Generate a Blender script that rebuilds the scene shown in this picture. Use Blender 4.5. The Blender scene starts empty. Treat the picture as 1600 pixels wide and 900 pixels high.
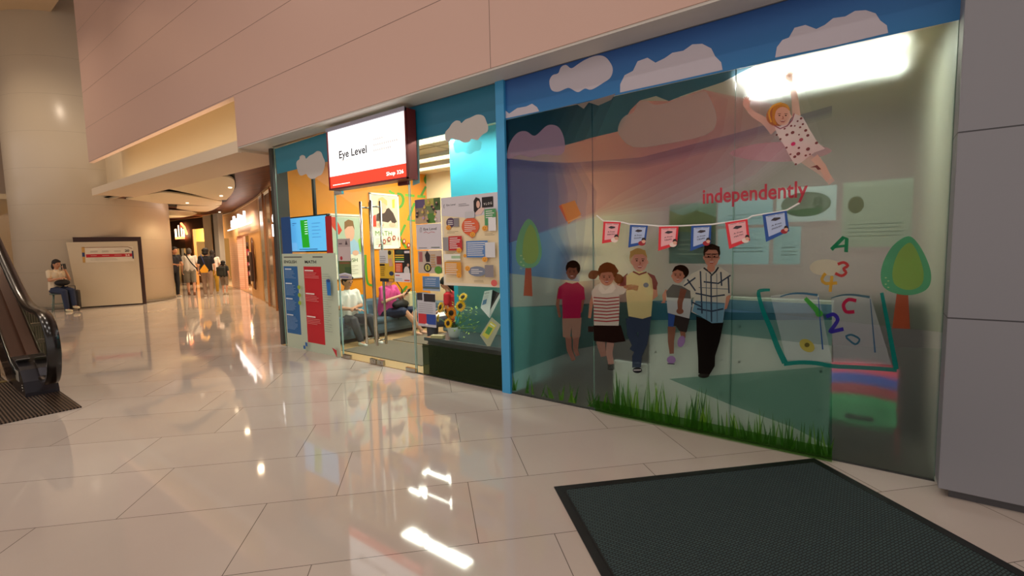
import bpy, bmesh, math, random
from mathutils import Vector, Matrix, geometry, noise
random.seed(7)
SC = bpy.context.scene
COL = SC.collection
PI = math.pi

# ------------------------------------------------------------------ camera
CAMLOC = Vector((0, -3.84, 1.5))
FPX = 757.7
YAW, PITCH, ROLL = math.radians(-37.4375), math.radians(4.9394), math.radians(-1.2693)
_fw = Vector((math.sin(YAW)*math.cos(PITCH), math.cos(YAW)*math.cos(PITCH), -math.sin(PITCH)))
_r0 = Vector((math.cos(YAW), -math.sin(YAW), 0)); _u0 = _r0.cross(_fw)
CR = _r0*math.cos(ROLL) + _u0*math.sin(ROLL)
CU = -_r0*math.sin(ROLL) + _u0*math.cos(ROLL)
CF = _fw
cd = bpy.data.cameras.new('camera'); cam = bpy.data.objects.new('camera', cd); COL.objects.link(cam)
cam.matrix_world = Matrix(((CR.x, CU.x, -CF.x, 0), (CR.y, CU.y, -CF.y, CAMLOC.y), (CR.z, CU.z, -CF.z, CAMLOC.z), (0, 0, 0, 1)))
cd.sensor_width = 36; cd.lens = FPX/1600*36; cd.clip_start = .05; cd.clip_end = 200
SC.camera = cam

# ------------------------------------------------------------------ world, exposure
SC.view_settings.view_transform = 'Standard'; SC.view_settings.look = 'None'
SC.view_settings.gamma = 1; SC.view_settings.use_curve_mapping = False
SC.view_settings.exposure = 0.08
SC.cycles.transparent_max_bounces = 64
SC.cycles.max_bounces = 10
w = bpy.data.worlds.new('world'); SC.world = w; w.use_nodes = True
w.node_tree.nodes['Background'].inputs[0].default_value = (.72, .62, .57, 1)
w.node_tree.nodes['Background'].inputs[1].default_value = 1.05

def area(name, loc, size, power, color=(1, .86, .72), rot=(0, 0, 0), sizey=None, spread=None):
    l = bpy.data.lights.new(name, 'AREA'); l.energy = power; l.color = color; l.size = size
    if sizey: l.shape = 'RECTANGLE'; l.size_y = sizey
    if spread: l.spread = spread
    o = bpy.data.objects.new(name, l); o.location = loc; o.rotation_euler = rot; COL.objects.link(o); return o
def spot(name, loc, target, power, angle=40, color=(1, .8, .55), blend=.5, radius=.04):
    l = bpy.data.lights.new(name, 'SPOT'); l.energy = power; l.color = color
    l.spot_size = math.radians(angle); l.spot_blend = blend; l.shadow_soft_size = radius
    o = bpy.data.objects.new(name, l); o.location = loc
    o.rotation_euler = (Vector(target)-Vector(loc)).to_track_quat('-Z', 'Y').to_euler(); COL.objects.link(o); return o
# mall ceiling lamps (high atrium ceiling)
for _x, _y, _p, _c in [(-1.5, -6.5, 260, (1, .93, .87)), (-3.5, -3.2, 300, (1, .93, .87)), (-5.5, -6.5, 300, (1, .92, .85)), (-7.5, -3.4, 260, (1, .9, .8)),
                   (-9.5, -6.5, 260, (1, .86, .72)), (-11.5, -3.2, 260, (1, .84, .68)), (-14, -6, 320, (1, .82, .64)), (-16, -3.2, 460, (1, .8, .6)), (1.0, -3.6, 120, (1, .95, .92))]:
    spot('atrium_downlight', (_x, _y, 8.5), (_x, _y, 0), _p*.68, 130, _c, .6, .08)
# low walkway ceiling in front of the boutique
for _x, _y, _p in [(-12.6, 1.5, 45), (-14.6, 2.1, 55), (-17.3, 2.2, 60), (-20.5, 4.4, 60), (-10.2, .7, 26), (-18.9, 3.4, 55), (-16.2, 3.0, 45)]:
    spot('walkway_downlight', (_x, _y, 3.03), (_x, _y, 0), _p*2.6, 150, (1, .74, .46), .7, .05)
# cove lamp in the lit recess
area('cove_lamp', (-12.3, -.12, 3.17), 8.2, 40, (1, .78, .5), rot=(PI, 0, 0), sizey=.12)

# ------------------------------------------------------------------ pixel <-> plane
def ray(px, py): return CR*((px-800)/FPX) - CU*((py-450)/FPX) + CF
def onp(px, py, n, c):
    d = ray(px, py); n = Vector(n); return CAMLOC + d*((c-n.dot(CAMLOC))/n.dot(d))
def wy(px, py, y=0.): return onp(px, py, (0, 1, 0), y)
def gz(px, py, z=0.): return onp(px, py, (0, 0, 1), z)
def wx(px, py, x): return onp(px, py, (1, 0, 0), x)

# ------------------------------------------------------------------ materials
def lin(c):
    if isinstance(c, str):
        c = [int(c[i:i+2], 16)/255 for i in (0, 2, 4)]
        c = [x/12.92 if x <= .04045 else ((x+.055)/1.055)**2.4 for x in c]
    return (c[0], c[1], c[2], 1)
MC = {}
def P(c, rough=.6, metal=0, emit=0, spec=.5, coat=0, alpha=1, bump=0, bscale=60, var=0):
    key = (str(c), rough, metal, emit, spec, coat, alpha, bump, bscale, var)
    if key in MC: return MC[key]
    m = bpy.data.materials.new('surface'); m.use_nodes = True; nt = m.node_tree; b = nt.nodes['Principled BSDF']
    b.inputs['Base Color'].default_value = lin(c); b.inputs['Roughness'].default_value = rough
    b.inputs['Metallic'].default_value = metal; b.inputs['Specular IOR Level'].default_value = spec
    b.inputs['Coat Weight'].default_value = coat
    if emit: b.inputs['Emission Color'].default_value = lin(c); b.inputs['Emission Strength'].default_value = emit
    if alpha < 1: b.inputs['Alpha'].default_value = alpha
    if bump or var:
        tc = nt.nodes.new('ShaderNodeTexCoord'); n = nt.nodes.new('ShaderNodeTexNoise'); n.inputs['Scale'].default_value = bscale
        nt.links.new(tc.outputs['Object'], n.inputs['Vector'])
        if bump:
            bp = nt.nodes.new('ShaderNodeBump'); bp.inputs['Strength'].default_value = bump; bp.inputs['Distance'].default_value = .01
            nt.links.new(n.outputs[0], bp.inputs['Height']); nt.links.new(bp.outputs[0], b.inputs['Normal'])
        if var:
            mx = nt.nodes.new('ShaderNodeMixRGB'); mx.blend_type = 'MULTIPLY'; mx.inputs[0].default_value = var
            mx.inputs[1].default_value = lin(c); nt.links.new(n.outputs[0], mx.inputs[2]); nt.links.new(mx.outputs[0], b.inputs['Base Color'])
    MC[key] = m; return m
def film(c, op=.6, tint=.8, emit=0):
    """printed translucent window film: part pigment, part coloured see-through"""
    if op > .62: op *= .8
    key = ('film', str(c), op, tint)
    if key in MC: return MC[key]
    m = bpy.data.materials.new('printed_film'); m.use_nodes = True; nt = m.node_tree
    for n in list(nt.nodes): nt.nodes.remove(n)
    o = nt.nodes.new('ShaderNodeOutputMaterial'); mx = nt.nodes.new('ShaderNodeMixShader'); t = nt.nodes.new('ShaderNodeBsdfTransparent')
    d = nt.nodes.new('ShaderNodeBsdfDiffuse'); tl = nt.nodes.new('ShaderNodeBsdfTranslucent'); m2 = nt.nodes.new('ShaderNodeMixShader')
    L = lin(c); T = tuple(1-tint*(1-min(1, L[i]*1.2)) for i in range(3))+(1,)
    t.inputs[0].default_value = T; d.inputs[0].default_value = L; tl.inputs[0].default_value = L
    m2.inputs[0].default_value = .35; mx.inputs[0].default_value = op
    nt.links.new(d.outputs[0], m2.inputs[1]); nt.links.new(tl.outputs[0], m2.inputs[2])
    nt.links.new(t.outputs[0], mx.inputs[1]); nt.links.new(m2.outputs[0], mx.inputs[2]); nt.links.new(mx.outputs[0], o.inputs[0])
    MC[key] = m; return m
def front_only(nt, fr, mix):
    """thin pane: mirror reflection only where light enters the sheet"""
    g = nt.nodes.new('ShaderNodeNewGeometry'); a = nt.nodes.new('ShaderNodeMath'); a.operation = 'SUBTRACT'; a.inputs[0].default_value = 1
    nt.links.new(g.outputs['Backfacing'], a.inputs[1]); b = nt.nodes.new('ShaderNodeMath'); b.operation = 'MULTIPLY'
    nt.links.new(a.outputs[0], b.inputs[0]); nt.links.new(fr.outputs[0], b.inputs[1]); nt.links.new(b.outputs[0], mix.inputs[0])
def thin_paper(c):
    m = bpy.data.materials.new('thin_paper'); m.use_nodes = True; nt = m.node_tree
    for n in list(nt.nodes): nt.nodes.remove(n)
    o = nt.nodes.new('ShaderNodeOutputMaterial'); d = nt.nodes.new('ShaderNodeBsdfDiffuse'); t = nt.nodes.new('ShaderNodeBsdfTranslucent'); x = nt.nodes.new('ShaderNodeMixShader')
    d.inputs[0].default_value = lin(c); t.inputs[0].default_value = lin(c); x.inputs[0].default_value = .6
    nt.links.new(d.outputs[0], x.inputs[1]); nt.links.new(t.outputs[0], x.inputs[2]); nt.links.new(x.outputs[0], o.inputs[0]); return m
def clear_glass(tint=(.93, .98, .96), refl=1.0):
    key = ('glass', tint, refl)
    if key in MC: return MC[key]
    m = bpy.data.materials.new('clear_glass'); m.use_nodes = True; nt = m.node_tree
    for n in list(nt.nodes): nt.nodes.remove(n)
    o = nt.nodes.new('ShaderNodeOutputMaterial'); mx = nt.nodes.new('ShaderNodeMixShader'); t = nt.nodes.new('ShaderNodeBsdfTransparent')
    g = nt.nodes.new('ShaderNodeBsdfGlossy'); fr = nt.nodes.new('ShaderNodeFresnel'); fr.inputs[0].default_value = 1.45
    g.inputs['Roughness'].default_value = .01; t.inputs[0].default_value = tint+(1,); g.inputs[0].default_value = (refl,)*3+(1,)
    front_only(nt, fr, mx); nt.links.new(t.outputs[0], mx.inputs[1]); nt.links.new(g.outputs[0], mx.inputs[2]); nt.links.new(mx.outputs[0], o.inputs[0])
    MC[key] = m; return m
def frosted(tint=(.89, .91, .90), clear=.3, milk=.15, rough=.32):
    key = ('frost', tint, clear, milk, rough)
    if key in MC: return MC[key]
    m = bpy.data.materials.new('frosted_glass'); m.use_nodes = True; nt = m.node_tree
    for n in list(nt.nodes): nt.nodes.remove(n)
    N = nt.nodes.new
    o = N('ShaderNodeOutputMaterial'); t = N('ShaderNodeBsdfTransparent'); t.inputs[0].default_value = tint+(1,)
    r = N('ShaderNodeBsdfRefraction'); r.inputs['Color'].default_value = tint+(1,); r.inputs['Roughness'].default_value = rough; r.inputs['IOR'].default_value = 1.3
    tr = N('ShaderNodeBsdfTranslucent'); tr.inputs[0].default_value = tint+(1,)
    di = N('ShaderNodeBsdfDiffuse'); di.inputs[0].default_value = tint+(1,)
    g = N('ShaderNodeBsdfGlossy'); g.inputs['Roughness'].default_value = .22; g.inputs[0].default_value = (.8, .8, .8, 1)
    fr = N('ShaderNodeFresnel'); fr.inputs[0].default_value = 1.28
    a = N('ShaderNodeMixShader'); a.inputs[0].default_value = clear; nt.links.new(r.outputs[0], a.inputs[1]); nt.links.new(t.outputs[0], a.inputs[2])
    c = N('ShaderNodeMixShader'); c.inputs[0].default_value = .5; nt.links.new(tr.outputs[0], c.inputs[1]); nt.links.new(di.outputs[0], c.inputs[2])
    b = N('ShaderNodeMixShader'); b.inputs[0].default_value = milk; nt.links.new(a.outputs[0], b.inputs[1]); nt.links.new(c.outputs[0], b.inputs[2])
    e = N('ShaderNodeMixShader'); front_only(nt, fr, e); nt.links.new(b.outputs[0], e.inputs[1]); nt.links.new(g.outputs[0], e.inputs[2])
    nt.links.new(e.outputs[0], o.inputs[0]); MC[key] = m; return m

# ------------------------------------------------------------------ mesh helpers
def box(bm, x0, x1, y0, y1, z0, z1, mi=0, bev=0):
    vs = [bm.verts.new((x, y, z)) for z in (z0, z1) for y in (y0, y1) for x in (x0, x1)]
    fs = [bm.faces.new([vs[i] for i in f]) for f in ((0, 2, 3, 1), (4, 5, 7, 6), (0, 1, 5, 4), (2, 6, 7, 3), (0, 4, 6, 2), (1, 3, 7, 5))]
    for f in fs: f.material_index = mi
    if bev:
        es = {e for f in fs for e in f.edges}
        r = bmesh.ops.bevel(bm, geom=list(es), offset=bev, segments=2, affect='EDGES', profile=.6)
        for f in r['faces']: f.material_index = mi
    return vs
def xbox(bm, M, sx, sy, sz, mi=0, bev=0):
    """box centred in xy, standing on z=0 of matrix M"""
    n0 = len(bm.verts); b2 = bmesh.new(); box(b2, -sx/2, sx/2, -sy/2, sy/2, 0, sz, mi, bev); b2.transform(M); join(bm, b2)
def join(bm, b2):
    mp = {v: bm.verts.new(v.co) for v in b2.verts}
    for f in b2.faces:
        try:
            g = bm.faces.new([mp[v] for v in f.verts]); g.material_index = f.material_index; g.smooth = f.smooth
        except ValueError: pass
    b2.free()
def cyl(bm, p, q, r1, r2=None, seg=16, mi=0, caps=True):
    p = Vector(p); q = Vector(q); d = q-p; r2 = r1 if r2 is None else r2
    M = Matrix.Translation((p+q)/2) @ d.to_track_quat('Z', 'Y').to_matrix().to_4x4()
    r = bmesh.ops.create_cone(bm, cap_ends=caps, segments=seg, radius1=r1, radius2=r2, depth=d.length, matrix=M)
    for v in r['verts']:
        for f in v.link_faces: f.material_index = mi; f.smooth = len(f.verts) == 4
def ball(bm, c, r, mi=0, seg=12, M=None):
    if not hasattr(r, '__len__'): r = (r, r, r)
    T = Matrix.Translation(c) @ (M if M else Matrix()) @ Matrix.Diagonal((*r, 1))
    q = bmesh.ops.create_uvsphere(bm, u_segments=seg, v_segments=max(6, seg*2//3), radius=1, matrix=T)
    for v in q['verts']:
        for f in v.link_faces: f.material_index = mi; f.smooth = True
def sweep(bm, pts, prof, mi=0, closed_prof=True, up=Vector((0, 0, 1)), caps=True):
    """sweep a 2D profile (side, normal) along points"""
    pts = [Vector(p) for p in pts]; rings = []
    for i, p in enumerate(pts):
        t = (pts[min(i+1, len(pts)-1)]-pts[max(i-1, 0)]).normalized()
        s = t.cross(up)
        if s.length < 1e-4: s = t.cross(Vector((0, 1, 0)))
        s.normalize(); n = s.cross(t)
        rings.append([bm.verts.new(p+s*a+n*b) for a, b in prof])
    k = len(prof)
    for i in range(len(rings)-1):
        for j in range(k if closed_prof else k-1):
            f = bm.faces.new([rings[i][j], rings[i][(j+1) % k], rings[i+1][(j+1) % k], rings[i+1][j]]); f.material_index = mi; f.smooth = True
    if caps and closed_prof:
        bm.faces.new(list(reversed(rings[0]))).material_index = mi; bm.faces.new(rings[-1]).material_index = mi
def circ(r, n=10, ry=None): return [(r*math.cos(2*PI*i/n), (ry or r)*math.sin(2*PI*i/n)) for i in range(n)]
def tube(bm, pts, r, n=8, mi=0, up=Vector((0, 0, 1))): sweep(bm, pts, circ(r, n), mi, up=up)
def prism(bm, pts2, zfun, depth, mi=0):
    """extrude a planar polygon: pts already 3D, depth vector"""
    a = [bm.verts.new(p) for p in pts2]; b = [bm.verts.new(Vector(p)+Vector(depth)) for p in pts2]; n = len(a)
    for tri in geometry.tessellate_polygon([[Vector(p) for p in pts2]]):
        try: bm.faces.new([a[i] for i in tri]).material_index = mi; bm.faces.new([b[i] for i in reversed(tri)]).material_index = mi
        except ValueError: pass
    for i in range(n):
        f = bm.faces.new([a[i], a[(i+1) % n], b[(i+1) % n], b[i]]); f.material_index = mi
def spline(pts, k=4, closed=True):
    out = []; n = len(pts)
    for i in range(n if closed else n-1):
        g = lambda j: Vector(pts[j % n]) if closed else Vector(pts[max(0, min(n-1, j))])
        a, b, c, d = g(i-1), g(i), g(i+1), g(i+2)
        for s in range(k):
            t = s/k; out.append(.5*((2*b)+(c-a)*t+(2*a-5*b+4*c-d)*t*t+(3*b-a-3*c+d)*t**3))
    if not closed: out.append(Vector(pts[-1]))
    return out

def finish(name, bm, mats, parent=None, world=True, smooth=None):
    me = bpy.data.meshes.new(name); bmesh.ops.recalc_face_normals(bm, faces=bm.faces); bm.to_mesh(me); bm.free()
    if not isinstance(mats, (list, tuple)): mats = [mats]
    for m in mats: me.materials.append(m)
    if smooth is not None:
        for p in me.polygons: p.use_smooth = smooth
    o = bpy.data.objects.new(name, me); COL.objects.link(o)
    if parent:
        o.parent = parent
        if world and parent.type == 'EMPTY': o.matrix_parent_inverse = parent.matrix_basis.inverted()
    return o
def tag(o, label, cat, group=None, kind=None):
    o['label'] = label; o['category'] = cat
    if group: o['group'] = group
    if kind: o['kind'] = kind
    return o
def thing(name, label, cat, loc=(0, 0, 0), rotz=0, group=None):
    o = bpy.data.objects.new(name, None); COL.objects.link(o); o.empty_display_size = .1
    o.location = loc; o.rotation_euler = (0, 0, rotz); return tag(o, label, cat, group)
def struct(name, bm, mats, parent=None, smooth=None):
    o = finish(name, bm, mats, parent, smooth=smooth)
    if not parent: o['kind'] = 'structure'
    return o
def sroot(name, loc=(0, 0, 0)):
    o = bpy.data.objects.new(name, None); COL.objects.link(o); o.location = loc; o['kind'] = 'structure'; return o
def qbox(name, x0, x1, y0, y1, z0, z1, m, parent=None, bev=0, st=False):
    bm = bmesh.new(); box(bm, x0, x1, y0, y1, z0, z1, 0, bev)
    return struct(name, bm, m, parent) if st else finish(name, bm, m, parent)

def text_bm(s, size=1., extrude=0.0, bold=0.0, align='CENTER'):
    """text as a mesh in the xy plane, read along +x"""
    c = bpy.data.curves.new('t', 'FONT'); c.body = s; c.size = size; c.extrude = extrude; c.offset = bold
    c.align_x = align; c.align_y = 'BOTTOM_BASELINE'; c.resolution_u = 3
    o = bpy.data.objects.new('t', c); COL.objects.link(o)
    me = bpy.data.meshes.new_from_object(o); COL.objects.unlink(o); bpy.data.objects.remove(o); bpy.data.curves.remove(c)
    b = bmesh.new(); b.from_mesh(me); bpy.data.meshes.remove(me); return b
def put_text(bm, s, size, origin, xdir=(1, 0, 0), up=(0, 0, 1), extrude=.0004, bold=0., mi=0, align='CENTER', sx=1.):
    b = text_bm(s, size, extrude, bold, align); X = Vector(xdir).normalized(); U = Vector(up).normalized(); N = X.cross(U)
    M = Matrix(((X.x*sx, U.x, N.x, origin[0]), (X.y*sx, U.y, N.y, origin[1]), (X.z*sx, U.z, N.z, origin[2]), (0, 0, 0, 1)))
    b.transform(M)
    for f in b.faces: f.material_index = mi
    join(bm, b)

class Art:
    """flat printed artwork on a plane; outlines given in image points of a zoomed crop"""
    def __init__(s, plane=None, T=(0, 0, 1), step=.0004):
        s.bm = bmesh.new(); s.mats = []; s.layer = 0; s.T = T; s.step = step
        s.plane = plane or (lambda px, py, off: wy(px, py, -off))
    def mi(s, m):
        if m not in s.mats: s.mats.append(m)
        return s.mats.index(m)
    def pt(s, p, off): return s.plane(s.T[0]+p[0]/s.T[2], s.T[1]+p[1]/s.T[2], off)
    def poly(s, m, pts, smooth=0):
        if smooth: pts = [(v.x, v.y) for v in spline([Vector((a, b, 0)) for a, b in pts], smooth)]
        s.layer += 1; off = s.layer*s.step; k = s.mi(m)
        v3 = [s.pt(p, off) for p in pts]; vs = [s.bm.verts.new(v) for v in v3]
        for tri in geometry.tessellate_polygon([[Vector((a, b, 0)) for a, b in pts]]):
            try: s.bm.faces.new([vs[i] for i in tri]).material_index = k
            except ValueError: pass
        return s
    def ell(s, m, cx, cy, rx, ry=None, rot=0, n=20):
        ry = ry or rx; c, q = math.cos(rot), math.sin(rot)
        return s.poly(m, [(cx+rx*math.cos(t)*c-ry*math.sin(t)*q, cy+rx*math.cos(t)*q+ry*math.sin(t)*c) for t in [2*PI*i/n for i in range(n)]])
    def line(s, m, pts, wd, smooth=0):
        if smooth: pts = [(v.x, v.y) for v in spline([Vector((a, b, 0)) for a, b in pts], smooth, closed=False)]
        if not hasattr(wd, '__len__'): wd = [wd]*len(pts)
        elif len(wd) == 2: wd = [wd[0]+(wd[1]-wd[0])*i/(len(pts)-1) for i in range(len(pts))]
        L, R = [], []
        for i, p in enumerate(pts):
            a = Vector(pts[max(0, i-1)]); b = Vector(pts[min(len(pts)-1, i+1)]); d = (b-a); d = d.normalized() if d.length > 0 else Vector((1, 0))
            n = Vector((-d.y, d.x))*wd[i]/2; L.append((p[0]+n.x, p[1]+n.y)); R.append((p[0]-n.x, p[1]-n.y))
        s.layer += 1; off = s.layer*s.step; k = s.mi(m)
        a = [s.bm.verts.new(s.pt(p, off)) for p in L]; b = [s.bm.verts.new(s.pt(p, off)) for p in R]
        for i in range(len(a)-1): s.bm.faces.new([a[i], a[i+1], b[i+1], b[i]]).material_index = k
        return s
    def text(s, m, txt, p0, p1, hpx, bold=0.):
        """text whose baseline runs between two image points, letter height in image points"""
        s.layer += 1; off = s.layer*s.step; a = s.pt(p0, off); b = s.pt(p1, off)
        up = (s.pt((p0[0], p0[1]-hpx), off)-a); X = b-a
        t = text_bm(txt, 1., 0, bold, 'LEFT')
        if not t.verts: t.free(); return s
        xs = [v.co.x for v in t.verts]; w_ = max(xs)-min(xs); k = s.mi(m); x0 = min(xs)
        for v in t.verts: v.co = a + X*((v.co.x-x0)/w_) + up*(v.co.y/.72)
        for f in t.faces: f.material_index = k
        join(s.bm, t); return s
    def done(s, name, parent, world=True): return finish(name, s.bm, s.mats, parent, world)
def planepx(n, c, nrm):
    """pixel -> plane n.p=c, layers lifted along nrm"""
    nrm = Vector(nrm); return lambda px, py, off: onp(px, py, n, c)+nrm*off
def quadplane(O, X, Y, nrm):
    """art coordinates 0..1 (v down) on a real rectangle with corner O (top left)"""
    O, X, Y, nrm = map(Vector, (O, X, Y, nrm)); return lambda u, v, off: O+X*u+Y*v+nrm*off
# ================================================================== FLOOR
m = bpy.data.materials.new('polished_tile'); m.use_nodes = True; nt = m.node_tree; b = nt.nodes['Principled BSDF']
tc = nt.nodes.new('ShaderNodeTexCoord'); mp = nt.nodes.new('ShaderNodeMapping'); br = nt.nodes.new('ShaderNodeTexBrick')
mp.vector_type = 'TEXTURE'; mp.inputs['Rotation'].default_value = (0, 0, math.radians(47.4))
ang = math.radians(47.4); O_ = Vector((math.cos(ang)*-3.42, math.sin(ang)*-3.42, 0))+Vector((math.sin(ang), -math.cos(ang), 0))*-1.056
mp.inputs['Location'].default_value = O_
br.inputs['Scale'].default_value = 1; br.inputs['Brick Width'].default_value = 1.2; br.inputs['Row Height'].default_value = .657
br.inputs['Mortar Size'].default_value = .0022; br.inputs['Mortar Smooth'].default_value = .1; br.offset = .33; br.offset_frequency = 2; br.squash = 1
br.inputs['Color1'].default_value = lin('c9bdb3'); br.inputs['Color2'].default_value = lin('c3b6ab'); br.inputs['Mortar'].default_value = lin('6d645c')
nz = nt.nodes.new('ShaderNodeTexNoise'); nz.inputs['Scale'].default_value = 1.2; nz.inputs['Detail'].default_value = 6
mx = nt.nodes.new('ShaderNodeMixRGB'); mx.blend_type = 'OVERLAY'; mx.inputs[0].default_value = .12
nt.links.new(tc.outputs['Object'], mp.inputs[0]); nt.links.new(mp.outputs[0], br.inputs[0]); nt.links.new(tc.outputs['Object'], nz.inputs[0])
nt.links.new(br.outputs[0], mx.inputs[1]); nt.links.new(nz.outputs[0], mx.inputs[2]); nt.links.new(mx.outputs[0], b.inputs['Base Color'])
b.inputs['Roughness'].default_value = .05; b.inputs['Specular IOR Level'].default_value = .55
TILE = m
qbox('floor', -42, 6, -12, 24, -.2, 0, TILE, st=True)

# ================================================================== FASCIA ABOVE THE SHOPS
def panel_mat(base, axis_lines, line='5f4a42', rough=.35, vlines=(), wdt=.006, zper=None):
    m = bpy.data.materials.new('wall_panel'); m.use_nodes = True; nt = m.node_tree; b = nt.nodes['Principled BSDF']
    tc = nt.nodes.new('ShaderNodeTexCoord'); sp = nt.nodes.new('ShaderNodeSeparateXYZ'); nt.links.new(tc.outputs['Object'], sp.inputs[0])
    acc = None
    for ax, pos in [('Z', p) for p in axis_lines]+[('X', p) for p in vlines]:
        c = nt.nodes.new('ShaderNodeMath'); c.operation = 'COMPARE'; nt.links.new(sp.outputs[ax], c.inputs[0]); c.inputs[1].default_value = pos; c.inputs[2].default_value = wdt/2
        if acc is None: acc = c
        else:
            a = nt.nodes.new('ShaderNodeMath'); a.operation = 'MAXIMUM'; nt.links.new(acc.outputs[0], a.inputs[0]); nt.links.new(c.outputs[0], a.inputs[1]); acc = a
    mx = nt.nodes.new('ShaderNodeMixRGB'); nt.links.new(acc.outputs[0], mx.inputs[0]); mx.inputs[1].default_value = lin(base); mx.inputs[2].default_value = lin(line)
    nt.links.new(mx.outputs[0], b.inputs['Base Color']); b.inputs['Roughness'].default_value = rough
    return m
FASCIA = panel_mat('ccaa9c', [3.9, 4.74, 5.62, 6.35, 7.1], vlines=[-2.9], rough=.3)
bm = bmesh.new()
box(bm, -8.0, 6, -.3, .32, 3.12, 8.6)
box(bm, -16.35, -8.0, -.3, -.2, 3.88, 8.6)
struct('wall_fascia', bm, FASCIA)
COVE = P('d4c09e', .55)
bm = bmesh.new()
box(bm, -16.35, -8.0, -.3, -.24, 3.04, 3.22); box(bm, -16.35, -8.0, -.24, .62, 3.06, 3.11); 
struct('trim_1', bm, P('e2cfb4', .5))
bm = bmesh.new()
box(bm, -18.4, -8.0, .42, .48, 3.11, 4.5); box(bm, -8.0, -7.95, -.24, .6, 3.11, 4.5); box(bm, -16.355, -8.0, -.22, .48, 4.46, 4.5)
struct('wall_cove', bm, COVE)
# soffit strip over the shop glass
qbox('ceiling_soffit', -8.0, .33, -.29, .3, 3.10, 3.125, P('d6d2ca', .5), st=True)

# ================================================================== PIER AT THE RIGHT
PIER = panel_mat('87888e', [1.045, 2.06, 3.08], line='3b3b40', rough=.45, wdt=.008)
bm = bmesh.new(); box(bm, .30, 1.9, -.22, .1, .05, 3.12, 0, .006); box(bm, .36, 1.9, -.17, .1, 0, .05)
for f in bm.faces: f.material_index = 0
struct('wall_pier', bm, PIER)
qbox('baseboard_pier', .35, 1.9, -.185, -.165, .0, .05, P('4a4a4d', .4), st=True)

# ================================================================== ROUND DRUM COLUMN
DRUM = panel_mat('d2c4ac', [1.05, 1.95, 2.95, 3.95, 4.95, 5.95, 6.95], line='b3a68f', rough=.28, wdt=.006)
bm = bmesh.new(); cyl(bm, (-19.9, .5, .03), (-19.9, .5, 8.6), 1.92, seg=96)
struct('wall_drum', bm, DRUM)
bm = bmesh.new(); cyl(bm, (-19.9, .5, 0), (-19.9, .5, .06), 1.935, seg=96)
struct('baseboard_drum', bm, P('6c6354', .4))
# far side walls left of the drum, upper storey wall and floor slab edge
qbox('wall_far', -30, -29.8, -12, 12, 0, 8.6, P('b9a68d', .6), st=True)
qbox('wall_left_gallery', -29.8, -22.5, -1.8, -1.6, 3.3, 8.6, P('9d7f68', .5), st=True)
qbox('ceiling_left_gallery', -29.8, -20.5, -6, -.6, 3.2, 3.35, P('cdbb9a', .6), st=True)
qbox('ceiling_atrium', -42, 6, -12, 2, 8.6, 8.8, P('a58e78', .6), st=True)
qbox('trim_2', -21.5, -16.6, -6, -.4, 8.12, 8.3, P('cdb28c', .6), st=True)

# ================================================================== LOW WALKWAY CEILING
CURVE = [(-7.62, .02), (-9.3, .95), (-11.48, 2.0), (-13.36, 2.66), (-14.8, 3.17), (-16.4, 3.68), (-17.6, 4.05), (-19.1, 4.5), (-20.6, 4.98), (-21.6, 5.25), (-23.4, 5.6)]
WOODC = bpy.data.materials.new('dark_wood'); WOODC.use_nodes = True; nt = WOODC.node_tree; b = nt.nodes['Principled BSDF']
tc = nt.nodes.new('ShaderNodeTexCoord'); mp = nt.nodes.new('ShaderNodeMapping'); mp.inputs['Scale'].default_value = (.4, 9, 1); mp.inputs['Rotation'].default_value = (0, 0, .3)
n = nt.nodes.new('ShaderNodeTexNoise'); n.inputs['Scale'].default_value = 3; cr = nt.nodes.new('ShaderNodeValToRGB')
cr.color_ramp.elements[0].position = .3; cr.color_ramp.elements[0].color = lin('421c0c'); cr.color_ramp.elements[1].position = .75; cr.color_ramp.elements[1].color = lin('74381c')
nt.links.new(tc.outputs['Object'], mp.inputs[0]); nt.links.new(mp.outputs[0], n.inputs[0]); nt.links.new(n.outputs[0], cr.inputs[0]); nt.links.new(cr.outputs[0], b.inputs['Base Color']); b.inputs['Roughness'].default_value = .42; b.inputs['Specular IOR Level'].default_value = .1
bm = bmesh.new()
pts = [Vector((-7.7, .6, 3.16))]+[Vector((x, y+.05, 3.16)) for x, y in CURVE]+[Vector((-30, 6.5, 3.16)), Vector((-30, .6, 3.16))]
prism(bm, pts, None, (0, 0, .08)); struct('ceiling_walkway', bm, WOODC)
# dark sheet painted as the shaded gap behind the ledge, and pale leaf shaped ceiling panels
LEAF = P('efe2c2', .5)
def leaf(px, z=3.07, k=5, name='ceiling_leaf'):
    bm = bmesh.new(); pts = [gz(*p, z) for p in px]
    prism(bm, pts, None, (0, 0, .035)); return struct(name, bm, LEAF)
def sp2(pts, k=4): return [(v.x, v.y) for v in spline([Vector((a, b, 0)) for a, b in pts], k, closed=False)]
leaf([(258, 294)]+sp2([(290, 284), (330, 277), (352, 276), (364, 280), (367, 290), (363, 302), (354, 312)])+[(340, 313), (300, 303)])
leaf([(197, 311)]+sp2([(225, 305), (250, 301), (272, 302), (310, 308), (347, 315)])+[(346, 320), (335, 322), (250, 318)])
leaf([(277, 321.5), (344, 322)]+sp2([(335, 327), (322, 331), (300, 330)])+[(276, 326)])
leaf([(262, 329), (300, 331)]+sp2([(308, 334), (295, 338), (262, 341)]))
qbox('ceiling_leaf_frame', -19.2, -18.6, 2.5, 2.9, 3.13, 3.16, P('241d18', .6), st=True)
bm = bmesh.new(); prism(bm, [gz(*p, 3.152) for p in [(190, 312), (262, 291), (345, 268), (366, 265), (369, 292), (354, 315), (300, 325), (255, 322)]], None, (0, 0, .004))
struct('ceiling_gap_shade', bm, P('1d1613', .7))  # shade of the ceiling gaps put into the sheet colour
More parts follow.
